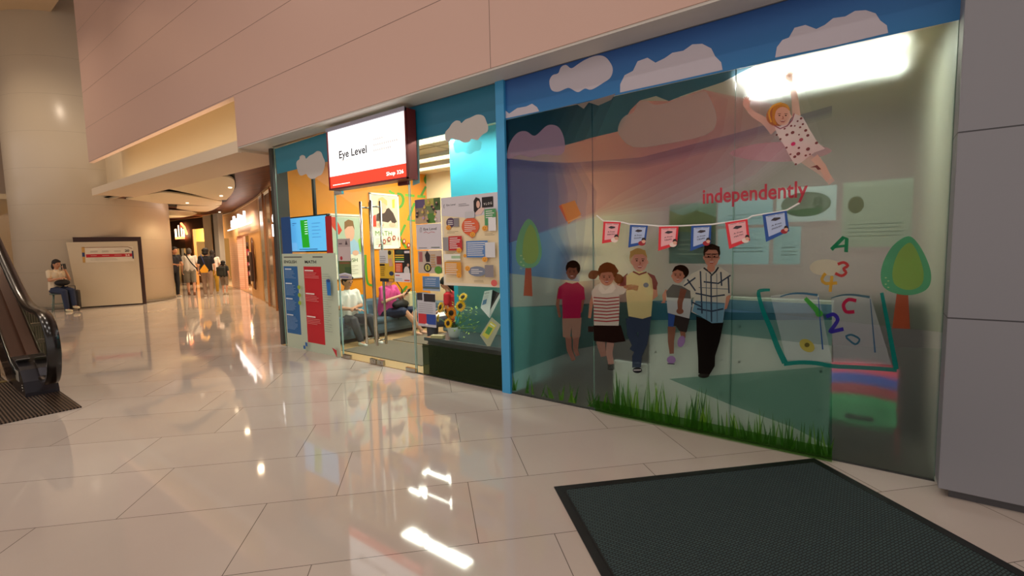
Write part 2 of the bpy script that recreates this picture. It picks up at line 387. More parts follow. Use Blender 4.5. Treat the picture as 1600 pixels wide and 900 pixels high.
# recessed downlights in the walkway ceiling
for i, (x, y, l) in enumerate([(-12.6, 1.5, 'above the boutique corner'), (-14.6, 2.1, 'in the large pale leaf panel'), (-17.3, 2.2, 'in the second pale leaf panel'), (-20.5, 4.4, 'beyond the pale leaf panels')]):
    bm = bmesh.new(); cyl(bm, (x, y, 3.045), (x, y, 3.072), .04, seg=20)
    tag(finish('downlight', bm, P('fff0cf', .4, emit=2)), 'small round recessed ceiling downlight '+l, 'downlight', 'walkway ceiling downlights')
spot('drum_spot', (-17.7, 1.9, 3.02), (-18.3, 1.6, 1.0), 40, 62, (1, .8, .5))

# ================================================================== INTERIOR SHELL OF THE SHOP
XL, YB, ZC = -7.62, 3.25, 3.02
ORANGE = P('ee930e', .55)
qbox('wall_orange', XL-.08, XL, .27, YB, 0, 3.1, ORANGE, st=True)
qbox('wall_left_return', XL-.08, XL, .03, .27, 0, 3.1, P('3c3a36', .4), st=True)
qbox('wall_back_mural', -3.0, .3, YB-.03, YB, 0, 3.1, P('c8aeb4', .6), st=True)
qbox('wall_back', XL, .3, YB, YB+.1, 0, 3.1, P('efe0b8', .6), st=True)
qbox('wall_cyan', -4.72, -3.0, 1.0, 1.1, 0, 3.1, P('2fb3cf', .5), st=True)
qbox('wall_aqua_partition', -3.06, -2.96, .04, 1.0, 0, 3.1, P('9fe3e0', .4), st=True)
qbox('wall_right_inner', .3, .4, .1, YB, 0, 3.1, P('bcb8a8', .6), st=True)
qbox('ceiling_shop', XL, .3, .33, YB, ZC, ZC+.08, P('e8d7b4', .7), st=True)
# carpet and inner floor
qbox('floor_shop', XL, .3, .0, YB, .0, .008, P('b08f62', .6, bump=.2, bscale=200), st=True)
bm = bmesh.new(); box(bm, -6.35, -4.6, .25, 1.15, .008, .018); 
tag(finish('carpet', bm, P('6f6658', .9, bump=.5, bscale=400)), 'grey brown carpet tile runner on the floor inside the glass doors', 'carpet')
bm = bmesh.new(); box(bm, -6.35, -4.6, 1.2, 2.1, .008, .018)
tag(finish('carpet', bm, P('6f6658', .9, bump=.5, bscale=400)), 'grey brown carpet tile further inside the shop beyond the door runner', 'carpet')
# ================================================================== GLASS FRONT
GL = clear_glass()
EDGE = P('7fa79a', .15, spec=.8)
def pane(name, x0, x1, z0, z1, m, y0=0.0, y1=.012):
    r = sroot(name, (x0, y0, z0)); qbox('glass', x0, x1, y0, y1, z0, z1, m, r)
    bm = bmesh.new()
    box(bm, x0-.0015, x0+.0015, y0+.001, y1-.001, z0, z1); box(bm, x1-.0015, x1+.0015, y0+.001, y1-.001, z0, z1)
    finish('glass_edge', bm, EDGE, r); return r
pane('window_1', -7.48, -5.94, .004, 3.11, GL)
pane('window_2', -5.925, -4.425, 2.30, 3.11, GL)
pane('window_3', -4.405, -3.075, .004, 3.11, GL)
FR = frosted(clear=.22, milk=.05, rough=.36)
for i, (a, b_) in enumerate([(-2.965, -2.035), (-2.028, -.884), (-.877, .298)]): pane('window_%d' % (i+4), a, b_, .004, 3.11, FR)
qbox('trim_3', -3.072, -2.968, -.03, .04, 0.0, 3.12, P('3f9fd6', .35), st=True)
qbox('trim_4', -7.5, .3, -.012, .03, 3.095, 3.12, P('8d8f92', .3, .8), st=True)
qbox('trim_5', -7.5, -5.94, -.004, .02, 0, .008, P('8d8f92', .3, .8), st=True)
qbox('trim_6', -4.42, .3, -.004, .02, 0, .008, P('4b4d4d', .3, .6), st=True)

# glass doors
STEEL = P('b9b4ae', .18, 1.0)
def patch(bm, x0, x1, z0, z1): box(bm, x0, x1, -.014, .026, z0, z1, 0, .004)
for nm, x0, x1, side in (('door_1', -5.92, -5.178, 1), ('door_2', -5.165, -4.43, -1)):
    r = sroot(nm, (x0, 0, 0)); qbox('glass', x0, x1, 0, .012, .012, 2.285, GL, r)
    bm = bmesh.new(); hx = x0 if side == 1 else x1
    a, b_ = (hx, hx+.17) if side == 1 else (hx-.17, hx)
    patch(bm, a, b_, .008, .055); finish('floor_pivot', bm, STEEL, r)
    bm = bmesh.new(); patch(bm, a, b_, 2.24, 2.29); finish('top_pivot', bm, P('6b2c2c', .3, .6) if side == -1 else STEEL, r)
    c = x1-.13 if side == 1 else x0+.005
    bm = bmesh.new(); patch(bm, c, c+.125, .008, .075); cyl(bm, (c+.06, -.02, .042), (c+.06, -.013, .042), .016); finish('bottom_lock', bm, STEEL, r)
    gx = x1-.10 if side == 1 else x0+.10
    for s in (-1, 1):
        bm = bmesh.new(); y = -.065 if s < 0 else .077
        cyl(bm, (gx, y, .28), (gx, y, 2.10), .0165, seg=16)
        for z in (.34, 2.03): cyl(bm, (gx, y, z), (gx, .0 if s < 0 else .012, z), .011, seg=12)
        for z in (.28, 2.10): ball(bm, (gx, y, z), (.0165, .0165, .006))
        finish('door_handle', bm, STEEL, r)
    bm = bmesh.new(); ex = x0 if side == 1 else x1; box(bm, ex-.003, ex+.003, .0, .013, .06, 2.24); finish('glass_edge', bm, P('a9cfc8', .1, spec=.9), r)

# ------------------------------------------------------------------ lightbox sign
x0, x1, z0, z1 = wy(513, 300, -.17).x, wy(636, 283, -.17).x, 0, 0
a, b_ = wy(516, 303, -.17), wy(635, 168, -.17)
sx0, sx1, sz0, sz1 = wy(512, 250, -.17).x, wy(635, 230, -.17).x, wy(636, 279, -.17).z, 3.05
S = thing('lightbox_sign', 'white and red illuminated lightbox sign reading Eye Level above the glass doors', 'sign', (sx0, -.17, sz0))
bm = bmesh.new(); box(bm, sx0, sx1, -.155, -.02, sz0, sz1)
finish('housing', bm, P('7a2a26', .35, .3), S)
bm = bmesh.new(); f = .022
for q in ((sx0, sx1, sz0, sz0+f), (sx0, sx0+f*.7, sz0, sz1), (sx1-f*.7, sx1, sz0, sz1)): box(bm, q[0], q[1], -.172, -.150, q[2], q[3])
finish('frame', bm, P('6f1f22', .35, .3), S)
bm = bmesh.new(); box(bm, sx0, sx1, -.18, -.15, sz1-.035, sz1+.012); finish('top_rail', bm, P('9a97a5', .3, .7), S)
W_, H_ = sx1-sx0-2*f*.7, sz1-sz0-.057; ox, oz = sx0+f*.7, sz0+f
fc = Art(quadplane((ox, -.158, oz+H_), (W_, 0, 0), (0, 0, -H_), (0, -1, 0)))
WH = P('ffffff', .4, emit=1.15); RD = P('ee3a22', .4, emit=1.0)
fc.poly(WH, [(0, 0), (1, 0), (1, .79), (0, .79)]).poly(RD, [(0, .79), (1, .79), (1, 1), (0, 1)]); fc.done('light_panel', S)
A = Art(quadplane((ox, -.160, oz+H_), (W_, 0, 0), (0, 0, -H_), (0, -1, 0)))
DK = P('2a2a2e', .5); GY = P('d9d4cf', .5, emit=.55)
A.text(DK, 'Eye Level', (.15, .50), (.53, .50), .13, .022); A.done('shop_name', S)
def SA(): a = Art(quadplane((ox, -.160, oz+H_), (W_, 0, 0), (0, 0, -H_), (0, -1, 0))); return a
A = SA()
A.line(P('c9bcae', .5, emit=.3), [(.065, .50), (.05, .44), (.055, .37), (.085, .34), (.115, .37), (.12, .44), (.105, .50)], .007, 3); A.done('logo', S); A = SA()
A.text(P('8fd0d8', .5, emit=.5), 'English', (.05, .62), (.10, .62), .025)
for i, (u0, u1) in enumerate([(.62, .76), (.62, .92), (.62, .86)]):
    for k in range(int((u1-u0)/.025)): A.poly(GY, [(u0+k*.025, .30+i*.09), (u0+k*.025+.017, .30+i*.09), (u0+k*.025+.017, .335+i*.09), (u0+k*.025, .335+i*.09)])
for k in range(9): A.poly(GY, [(.17+k*.022, .545), (.185+k*.022, .545), (.185+k*.022, .57), (.17+k*.022, .57)])
LW = P('fff8ee', .4, emit=1.6)
A.done('small_print', S); A = SA(); A.text(LW, 'Shop 326', (.76, .935), (.96, .935), .06, .012); A.done('shop_number', S); A = SA()
for k in range(14): A.poly(LW, [(.04+k*.018, .94), (.053+k*.018, .94), (.053+k*.018, .955), (.04+k*.018, .955)])
A.done('foot_line', S)

# ------------------------------------------------------------------ top films and cloud decals
TEAL = P('1f7f97', .45); TEALD = P('14708f', .45); CLG = P('c7c2bd', .5)
def film_thing(name, label, cat, x, z, y=-.004): return thing(name, label, cat, (x, y, z))
T = film_thing('window_film', 'teal sky film across the top of the leftmost glass pane with a cloud', 'window film', -7.2, 2.9)
A = Art(); A.poly(TEAL, [(429.5, 233), (513, 206), (514, 252), (433, 272)]); A.done('sky_band', T)
A = Art(T=(425, 200, 4.505)); A.layer = 4
A.poly(CLG, [(172, 262), (175, 235), (192, 220), (196, 200), (214, 190), (232, 198), (240, 216), (262, 196), (290, 182), (318, 162), (345, 170), (360, 205), (372, 235), (370, 275), (358, 310), (345, 330), (322, 340), (300, 355), (275, 358), (255, 345), (240, 325), (205, 335), (186, 318)], 4); A.done('cloud', T)
T = film_thing('window_film', 'teal sky film with grey cloud across the top of the pane right of the doors', 'window film', -3.8, 2.9)
A = Art(); A.poly(TEALD, [(638, 166), (784, 121), (788, 188), (705, 207), (643, 221)]); A.done('sky_band', T)
A = Art(); A.poly(P('8fc4c6', .45), [(643, 221), (655, 217), (656, 286), (645, 290)]); A.done('side_strip', T)
A = Art(T=(640, 190, 6.43)); A.layer = 4
A.poly(film('7fd0d8', .8), [(455, 190), (460, 310), (500, 315), (540, 300), (575, 325), (620, 325), (660, 300), (705, 290), (720, 240), (700, 190)], 3)
A.poly(CLG, [(355, 150), (360, 105), (395, 65), (425, 20), (465, -10), (505, -5), (520, 15), (560, -20), (610, -40), (680, -70), (745, -55), (775, 10), (790, 55), (780, 100), (735, 130), (705, 160), (680, 185), (620, 175), (600, 200), (545, 212), (500, 190), (455, 185), (420, 170), (395, 205), (365, 190)], 4); A.done('cloud', T)

# ------------------------------------------------------------------ MURAL ON THE THREE BIG PANES
MU = thing('window_mural', 'translucent printed film mural of children, sky, trees and letters on the three large panes', 'mural', (-1.3, -.004, 0))
A = Art(step=.0003)
B1 = P('1f7fc4', .5)
m = bpy.data.materials.new('sky_print'); m.use_nodes = True; nt = m.node_tree; b = nt.nodes['Principled BSDF']; b.inputs['Roughness'].default_value = .5
tc = nt.nodes.new('ShaderNodeTexCoord'); sp = nt.nodes.new('ShaderNodeSeparateXYZ'); cr = nt.nodes.new('ShaderNodeValToRGB'); mr = nt.nodes.new('ShaderNodeMapRange')
mr.inputs[1].default_value = 2.72; mr.inputs[2].default_value = 3.12
cr.color_ramp.elements[0].color = lin('2479b8'); cr.color_ramp.elements[1].color = lin('204f98')
nt.links.new(tc.outputs['Object'], sp.inputs[0]); nt.links.new(sp.outputs['Z'], mr.inputs[0]); nt.links.new(mr.outputs[0], cr.inputs[0]); nt.links.new(cr.outputs[0], b.inputs['Base Color'])
A.poly(m, [(788, 122), (1224, -12), (1508, -100), (1507, 29.5), (790, 187)]); A.done('sky_band', MU)
A = Art(T=(780, 60, 3.215), step=.0003); A.layer = 3; CL = P('c6c0cb', .5)
A.poly(CL, [(252, 215), (268, 185), (296, 175), (310, 145), (335, 133), (362, 150), (395, 130), (430, 108), (480, 88), (520, 88), (548, 108), (570, 150), (560, 195), (520, 225), (480, 250), (455, 258), (430, 252), (395, 270), (355, 250), (335, 252), (295, 268), (262, 258)], 4)
A.poly(CL, [(607, 272), (608, 230), (630, 185), (672, 163), (695, 115), (745, 97), (785, 122), (830, 100), (870, 72), (925, 62), (970, 30), (1020, 27), (1065, 50), (1085, 90), (1115, 120), (1122, 158), (870, 215)])
A.poly(CL, [(32, 402), (32, 362), (50, 378), (90, 350), (135, 342), (165, 328), (190, 345), (201, 366)])
A.T = (1130, 0, 2.647)
A.poly(CL, [(215, 238), (222, 195), (245, 165), (272, 155), (295, 115), (340, 103), (385, 120), (420, 103), (455, 75), (505, 68), (545, 45), (590, 42), (630, 55), (650, 85), (677, 105), (682, 136), (470, 187)]); A.done('cloud', MU)
# see-through landscape
def ML(): a = Art(step=.0003); a.layer = 1; return a
A = Art(step=.0001); A.layer = 3
def soft(c, op, tint, polyf, n=6):
    for k in range(n): A.poly(film(c, op/n, tint/n), polyf((k+.5)/n))
A.poly(film('2c6f8c', .26, .85), [(790, 188), (1180, 102), (1130, 128), (1070, 148), (1045, 158), (1025, 150), (1000, 157), (985, 172), (967, 205), (925, 215), (880, 228), (792, 240)])
soft('33406e', .14, .6, lambda t: [(790, 188), (860+110*t, 173-28*t), (830+110*t, 236-20*t), (792, 240)])
soft('e6a2aa', .20, .75, lambda t: [(791, 241), (880, 228), (925, 215), (967, 205), (985, 172), (1000, 157), (1045, 158), (1100, 140), (1100+150*t, 150+20*t), (1090+160*t, 200+20*t), (1060+130*t, 250+25*t), (960+110*t, 300+30*t), (930, 330+10*t), (794, 380)])
soft('6f7cc8', .13, .75, lambda t: [(791, 247), (830, 252), (850+60*t, 256-2*t), (850+90*t, 300), (850+85*t, 360), (905, 440), (795, 427)])
soft('8f8cc0', .05, .4, lambda t: [(791, 247), (880, 255), (1000, 246), (1150, 208), (1300, 165), (1300, 172+12*t), (1150, 216+14*t), (1000, 254+12*t), (880, 262+12*t), (791, 254+12*t)], 4)
A.poly(film('e0b4a4', .08, .5), [(795, 427), (905, 440), (1000, 430), (1016, 470), (905, 478), (797, 480)])
soft('b8ccb0', .06, .5, lambda t: [(1250-90*t, 100), (1506, 30), (1478, 520), (1300, 500), (1016, 470), (1000-30*t, 400), (1090-30*t, 330), (1190-40*t, 290), (1290-60*t, 220)])
A.poly(film('6aa0c8', .06, .75), [(1016, 470), (1140, 468), (1300, 476), (1300, 500), (1016, 500)])
A.poly(film('4f948c', .05, .6), [(797, 480), (1016, 470), (1140, 488), (1300, 490), (1300, 540), (1200, 530), (1090, 517), (1016, 523), (905, 545), (797, 585)])
A.poly(film('d2dcd4', .05, .6), [(797, 585), (905, 545), (1016, 523), (1090, 517), (1200, 530), (1300, 540), (1475, 545), (1463, 755), (797, 613)])
A.poly(film('6fa89c', .05, .6), [(1045, 592), (1135, 585), (1300, 572), (1300, 700), (1240, 668), (1140, 632)])
A.done('landscape', MU)
# mural clouds seen through the lower film
A = ML(); A.layer = 13; CF2 = film('b3a39a', .6, .4)
A.poly(film('b295ae', .6, .4), [(793, 248), (796, 225), (808, 208), (822, 205), (836, 212), (855, 196), (872, 198), (881, 215), (882, 235), (872, 243), (850, 241), (830, 246), (812, 242)], 4)
A.poly(CF2, [(875, 168), (905, 163), (962, 146), (955, 156), (935, 165), (920, 160), (912, 170), (900, 162)])
A.poly(CF2, [(967, 210), (968, 192), (978, 180), (990, 176), (997, 160), (1010, 157), (1022, 164), (1045, 160), (1060, 152), (1082, 148), (1100, 142), (1110, 155), (1120, 185), (1105, 210), (1040, 225), (990, 230)], 3); A.done('faint_clouds', MU)
# grass
A = ML(); A.layer = 15
for k in range(170):
    x = random.uniform(925, 1298) if k < 150 else random.uniform(800, 925); yb = 613+(x-797)*.2105; h = random.uniform(28, 78)*(1 if x > 960 else .5); d = random.uniform(-10, 10); w_ = random.uniform(3, 6.5)
    if x > 1130: h *= .75
    A.poly(film(random.choice(['5f9a2c', '4d8a30', '7fb23a', '3f7a2c']), .45, .6), [(x-w_/2, yb-4), (x+d*.5-w_/4, yb-h*.6), (x+d, yb-h), (x+d*.5+w_/4, yb-h*.6), (x+w_/2, yb-4)])
A.poly(film('5a9a34', .15, .8), [(930, 625), (1300, 700), (1300, 722), (930, 642)])
A.done('grass', MU)
# trees
def tree_print(crown, trunk, cols):
    A = ML(); A.layer = 18; A.poly(film('b5583a', .75, .8), trunk)
    A.poly(film(cols[0], .8, .8), crown, 5)
    cx = sum(p[0] for p in crown)/len(crown); cy = sum(p[1] for p in crown)/len(crown)
    A.poly(film(cols[1], .55, .8), [(cx+(p[0]-cx)*.62+3, cy+(p[1]-cy)*.8) for p in crown], 5)
    for i in range(5): A.ell(film('cfe0a8', .6), min(p[0] for p in crown)+8+i % 2*4, cy+14+i*5, 1.6, 1.0)
    A.done('printed_tree', MU)
tree_print([(826, 342), (838, 355), (845, 380), (846, 400), (838, 415), (824, 419), (811, 414), (806, 400), (808, 375), (815, 355)], [(821, 418), (830, 418), (832, 463), (818, 462)], ('7fb884', 'a8c070'))
tree_print([(1419, 369), (1434, 380), (1448, 405), (1455, 430), (1450, 450), (1430, 460), (1405, 460), (1382, 450), (1376, 430), (1382, 405), (1397, 382)], [(1401, 459), (1419, 460), (1422, 514), (1394, 513)], ('58b080', 'b4cc70'))
# book
A = ML(); A.layer = 18; A.poly(film('e07a5a', .75), [(873, 322), (880, 318), (890, 350), (884, 344)]); A.poly(film('eca05a', .8), [(877, 320), (898, 313), (908, 335), (888, 350)]); A.line(film('f4c890', .8), [(887, 347), (908, 338)], 2); A.done('printed_book', MU)
# word and letters
A = ML(); A.layer = 20
A.text(film('d8485a', .85), 'independently', (1098, 318), (1262, 307), 23, .02); A.done('printed_word', MU)
A = ML(); A.layer = 20; A.line(film('128a5a', .85), [(1299, 390), (1318, 371), (1323, 373), (1322, 394)], 6).line(film('128a5a', .85), [(1304, 386), (1321, 384)], 4); A.done('printed_letter', MU)
A = ML(); A.layer = 20; A.line(film('c43a3a', .85), [(1309, 413), (1318, 410), (1325, 415), (1318, 420), (1322, 426), (1315, 431), (1305, 427)], 4.5, 3); A.done('printed_numeral', MU)
A = ML(); A.layer = 18; A.ell(film('d8cfb8', .6), 1290, 418, 25, 13); A.done('printed_cloud', MU)
A = ML(); A.layer = 20; A.line(film('d8a83a', .8), [(1290, 427), (1284, 436), (1290, 443), (1308, 442)], 5, 2).line(film('d8a83a', .8), [(1300, 431), (1297, 456)], 5); A.done('printed_numeral', MU)
A = ML(); A.layer = 20; A.line(film('b81f4a', .85), [(1338, 470), (1326, 468), (1318, 476), (1322, 487), (1335, 487)], 5.5, 3); A.done('printed_letter', MU)
A = ML(); A.layer = 20; A.line(film('3a2fa0', .85), [(1291, 495), (1302, 491), (1309, 499), (1303, 510), (1297, 518), (1305, 517), (1318, 514)], 6, 3); A.done('printed_numeral', MU)
A = ML(); A.layer = 20; A.line(film('4fae4a', .85), [(1258, 466), (1270, 478), (1281, 490)], [6, 9]); A.ell(film('4fae4a', .85), 1280, 490, 6, 5); A.done('printed_pencil', MU)
A = ML(); A.layer = 20; A.ell(film('c9bc5a', .7), 1261, 540, 13, 9, .6).ell(film('6f6a3a', .8), 1261, 539, 4, 3.5); A.done('printed_eraser', MU)
A = ML(); A.layer = 20; A.line(film('3a7088', .8), [(1321, 526), (1330, 523), (1343, 530), (1336, 538), (1322, 527)], 3, 3); A.done('printed_letter', MU)
A = Art(T=(1170, 430, 5.296), step=.0003); A.layer = 15; PG = film('dfe6ea', .25, .2)
A.poly(PG, [(180, 170), (400, 145), (580, 165), (690, 720), (310, 700)]); A.poly(PG, [(680, 185), (870, 160), (1010, 180), (1180, 740), (700, 720)])
TE = film('128a80', .85); 
A.line(TE, [(175, 122), (110, 125), (80, 150), (120, 300), (180, 440), (240, 600), (300, 725)], [22, 50], 3)
A.line(TE, [(290, 735), (420, 722), (560, 728), (690, 752), (850, 760), (1030, 770), (1225, 785)], 34, 3)
A.line(TE, [(1100, 145), (1130, 300), (1165, 480), (1195, 640), (1220, 780)], [30, 44], 2)
A.line(film('3a6f90', .8), [(260, 178), (340, 155), (440, 150), (570, 165)], [8, 20], 3); A.line(film('2f5fa0', .8), [(575, 180), (595, 430), (612, 615)], [6, 12])
A.line(film('4a7080', .8), [(680, 190), (770, 165), (870, 163), (1000, 182)], [8, 20], 3); A.line(film('4a7090', .8), [(1005, 195), (1025, 420), (1045, 640)], [6, 14]); A.done('printed_open_book', MU)
# blown faint pink smear
A = ML(); A.layer = 16; A.poly(film('e0a0b0', .3, .3), [(1140, 240), (1180, 225), (1250, 222), (1300, 235), (1260, 250), (1190, 252)], 4); A.done('pink_haze', MU)

# ---- printed children
def kid(T): a = Art(T=T, step=.00025); a.layer = 26; return a
SKN = film('c88a70', .85, .6); SKD = film('8a5844', .85, .7); HD = film('2e1c12', .9, .9); EYE = film('2a1c18', .9)
def face(a, cx, cy, rx, ry, skin, mouth='smile'):
    a.ell(skin, cx-rx*.97, cy+ry*.05, rx*.18, ry*.2).ell(skin, cx+rx*.97, cy+ry*.05, rx*.18, ry*.2).ell(skin, cx, cy, rx, ry)
    for s in (-1, 1): a.ell(EYE, cx+s*rx*.4, cy-ry*.08, rx*.13, ry*.06); a.line(EYE, [(cx+s*rx*.22, cy-ry*.27), (cx+s*rx*.62, cy-ry*.25)], ry*.05)
    a.line(film('9a5a48', .8), [(cx, cy), (cx+rx*.1, cy+ry*.25), (cx-rx*.1, cy+ry*.27)], rx*.09)
    a.poly(film('a03a3a', .85), [(cx-rx*.35, cy+ry*.45), (cx+rx*.35, cy+ry*.45), (cx+rx*.18, cy+ry*.63), (cx-rx*.18, cy+ry*.63)]); a.poly(film('f0e8e0', .9), [(cx-rx*.3, cy+ry*.46), (cx+rx*.3, cy+ry*.46), (cx+rx*.2, cy+ry*.53), (cx-rx*.2, cy+ry*.53)])
a = kid((860, 370, 4.09))
a.line(SKD, [(62, 330), (45, 430), (60, 515)], [26, 16]); a.line(SKD, [(205, 400), (195, 475), (125, 525)], [26, 14])
a.line(film('a87868', .5), [(115, 640), (120, 720), (150, 790)], [40, 26]).line(film('a87868', .5), [(165, 640), (160, 720), (175, 760)], [40, 24])
a.poly(film('b08a78', .55), [(75, 515), (200, 515), (190, 640), (140, 650), (135, 580), (125, 650), (80, 640)])
a.poly(film('a8204c', .85), [(100, 290), (140, 300), (175, 290), (215, 325), (222, 400), (200, 405), (192, 520), (78, 522), (75, 400), (42, 395), (55, 320)])
a.ell(HD, 145, 200, 47, 50); face(a, 138, 228, 33, 46, SKD); a.poly(HD, [(100, 215), (108, 165), (140, 152), (178, 165), (190, 215), (172, 195), (150, 200), (120, 195)]); a.done('printed_boy', MU)
a = kid((860, 370, 4.09)); HR = film('7a4422', .9)
a.line(film('b08878', .6), [(320, 665), (330, 720), (340, 765)], [58, 34]); a.line(film('c8a090', .65), [(385, 665), (375, 740), (388, 815)], [50, 36])
for k in range(4): a.line(film('2a2420', .85), [(366, 815+k*10), (388, 820+k*10), (410, 814+k*10)], 4)
a.line(film('3a2420', .85), [(240, 590), (275, 590)], 36)
a.poly(film('2c1c18', .92, .9), [(275, 562), (450, 566), (480, 668), (400, 678), (278, 665)])
a.line(SKN, [(470, 330), (520, 320), (560, 330)], 34); a.line(SKN, [(290, 340), (262, 420), (250, 520)], [30, 18])
a.poly(film('ded6c8', .85, .4), [(285, 315), (320, 295), (400, 295), (450, 318), (488, 335), (470, 365), (440, 372), (442, 440), (436, 568), (278, 566), (276, 440), (262, 350)])
for k in range(8): a.line(film('a83840', .85), [(276, 388+k*21), (360, 394+k*21), (440, 386+k*21)], 7)
a.poly(film('f0e8dc', .8), [(320, 300), (350, 345), (400, 300), (420, 330), (390, 360), (330, 365), (305, 335)])
a.poly(HR, [(310, 220), (265, 215), (243, 240), (248, 265), (285, 270), (308, 240)], 3).poly(HR, [(405, 240), (440, 238), (468, 262), (460, 290), (430, 300), (408, 280)], 3)
a.ell(HR, 365, 225, 62, 62); face(a, 360, 262, 44, 50, SKN); a.poly(HR, [(303, 240), (315, 185), (360, 162), (410, 178), (436, 218), (430, 230), (370, 225), (330, 230)]); a.done('printed_girl', MU)
a = kid((780, 320, 2.3675)); JE = film('39465c', .9)
a.line(JE, [(490, 420), (492, 480), (505, 520), (492, 540)], [44, 22]); a.poly(JE, [(478, 413), (562, 413), (556, 470), (548, 515), (528, 560), (524, 602), (492, 602), (492, 560), (510, 520), (515, 470), (490, 480)])
a.ell(film('23232a', .9), 511, 612, 17, 11).line(film('d8d8d8', .9), [(497, 612), (525, 611)], 4)
a.line(SKN, [(572, 300), (578, 335), (560, 350)], [22, 14]); a.line(SKN, [(462, 285), (440, 300), (425, 310)], 16)
a.poly(film('8a4a44', .85), [(475, 252), (452, 272), (445, 298), (470, 305)]).poly(film('8a4a44', .85), [(548, 250), (575, 262), (587, 290), (580, 315), (560, 308)])
a.poly(film('dccf92', .85, .5), [(470, 262), (495, 246), (545, 248), (565, 275), (570, 320), (562, 412), (530, 422), (478, 412), (470, 340)], 0); a.line(film('8a4a44', .85), [(495, 247), (518, 258), (545, 249)], 6); a.ell(film('8a90a0', .6), 543, 297, 10, 9)
a.ell(film('c0a484', .9), 514, 196, 33, 36); face(a, 520, 210, 28, 38, film('cc9484', .85, .6)); a.poly(film('b8985c', .85), [(484, 200), (484, 172), (512, 160), (540, 168), (548, 195), (530, 182), (500, 184)]); a.done('printed_boy', MU)
a = kid((1010, 370, 3.913))
a.line(SKN, [(130, 330), (108, 360), (112, 392)], [30, 20]); [a.line(SKN, [(110, 385), (92+k*7, 405)], 6) for k in range(4)]
a.line(SKD, [(155, 550), (150, 640), (155, 715)], [50, 26]); a.line(SKD, [(222, 570), (225, 620)], [36, 26])
PU = film('9a7ab0', .9); a.ell(PU, 152, 752, 27, 24).ell(PU, 213, 640, 22, 36, .3); a.line(film('3a2a4a', .9), [(128, 775), (172, 778)], 6)
a.poly(film('38302e', .9), [(133, 465), (265, 500), (245, 585), (200, 575), (180, 545), (132, 548)]).poly(film('3a5aa0', .85), [(133, 465), (175, 480), (165, 550), (132, 548)])
a.poly(film('c8ccc8', .8, .3), [(120, 335), (160, 290), (215, 300), (268, 330), (275, 420), (262, 500), (130, 465)]); a.poly(film('6a6862', .55), [(120, 335), (160, 290), (215, 300), (268, 330), (272, 378), (125, 370)])
a.line(SKD, [(228, 320), (205, 400), (205, 450)], [40, 26]); a.ell(SKD, 205, 455, 22, 18)
a.ell(HD, 210, 215, 50, 44); face(a, 192, 238, 36, 46, SKN); a.poly(HD, [(156, 215), (175, 180), (215, 172), (255, 195), (258, 225), (240, 245), (225, 215), (190, 200)]); a.done('printed_boy', MU)
a = kid((1010, 370, 3.913)); PL = film('c9c4b4', .85, .35); DKL = film('3a4658', .85)
a.poly(film('1b1614', .94, .95), [(305, 485), (400, 520), (472, 520), (448, 640), (420, 730), (418, 790), (385, 845), (318, 835), (316, 740), (308, 620)])
a.ell(film('2e2a26', .92), 350, 848, 34, 16)
a.line(SKN, [(500, 355), (480, 430), (430, 458)], [34, 24]); a.ell(SKN, 425, 462, 28, 20)
a.poly(PL, [(330, 205), (360, 180), (440, 180), (505, 225), (520, 350), (488, 365), (478, 440), (468, 525), (400, 528), (320, 480), (275, 460), (285, 390), (300, 330)])
a.poly(PL, [(340, 195), (270, 230), (220, 290), (245, 330), (270, 385), (310, 345), (330, 290)])
a.poly(film('7fb0c8', .45), [(300, 390), (480, 405), (468, 525), (400, 528), (320, 480), (280, 455)])
for pts in ([(395, 235), (398, 520)], [(330, 210), (335, 330), (340, 470)], [(455, 215), (460, 300)], [(300, 345), (400, 365), (480, 355)], [(310, 440), (400, 455), (470, 440)], [(350, 275), (440, 285), (515, 235)], [(250, 260), (300, 330)], [(230, 300), (300, 250)], [(500, 240), (505, 345)], [(280, 400), (340, 430)]): a.line(DKL, pts, 9)
for pts in ([(365, 220), (368, 510)], [(430, 225), (432, 520)], [(320, 310), (500, 320)], [(300, 400), (475, 408)]): a.line(film('5a6a7c', .7), pts, 4)
a.line(film('2a3240', .85), [(350, 190), (385, 215), (400, 235), (425, 210), (440, 185)], 10)
a.ell(SKN, 395, 190, 24, 26); a.ell(film('35251c', .9), 400, 95, 52, 50); face(a, 398, 125, 45, 60, film('c98c74', .88, .6))
for s in (375, 422): a.line(EYE, [(s-20, 105), (s+20, 105), (s+18, 125), (s-18, 125), (s-20, 105)], 4)
a.poly(film('35251c', .9), [(350, 105), (355, 55), (400, 42), (448, 60), (452, 110), (430, 80), (380, 78)]); a.done('printed_boy', MU)
# flying girl
a = kid((1130, 90, 4.5)); SL = film('eab8a8', .75, .35)
a.line(film('e8c0b4', .5, .3), [(560, 690), (620, 740), (700, 800), (765, 880)], [95, 50]); a.line(SL, [(640, 700), (700, 770), (745, 860)], [60, 44]); a.poly(film('8a4a48', .8), [(610, 772), (660, 755), (690, 785), (665, 790), (650, 772)])
a.line(SL, [(360, 520), (290, 445), (215, 400), (165, 345)], [64, 30], 3); a.ell(SL, 163, 322, 26, 34)
for k, (dx, dy) in enumerate([(-24, -30), (-12, -42), (2, -44), (16, -38), (30, -14)]): a.line(SL, [(163, 318), (163+dx, 318+dy)], [12, 8])
a.line(SL, [(515, 410), (505, 300), (490, 220), (470, 150)], [60, 30], 3); a.ell(SL, 465, 138, 26, 26)
for k, (dx, dy) in enumerate([(-26, -18), (-12, -44), (4, -46), (18, -42), (28, -30)]): a.line(SL, [(465, 138), (465+dx, 138+dy)], [12, 8])
a.ell(film('c07850', .8), 385, 405, 85, 75, -.5)
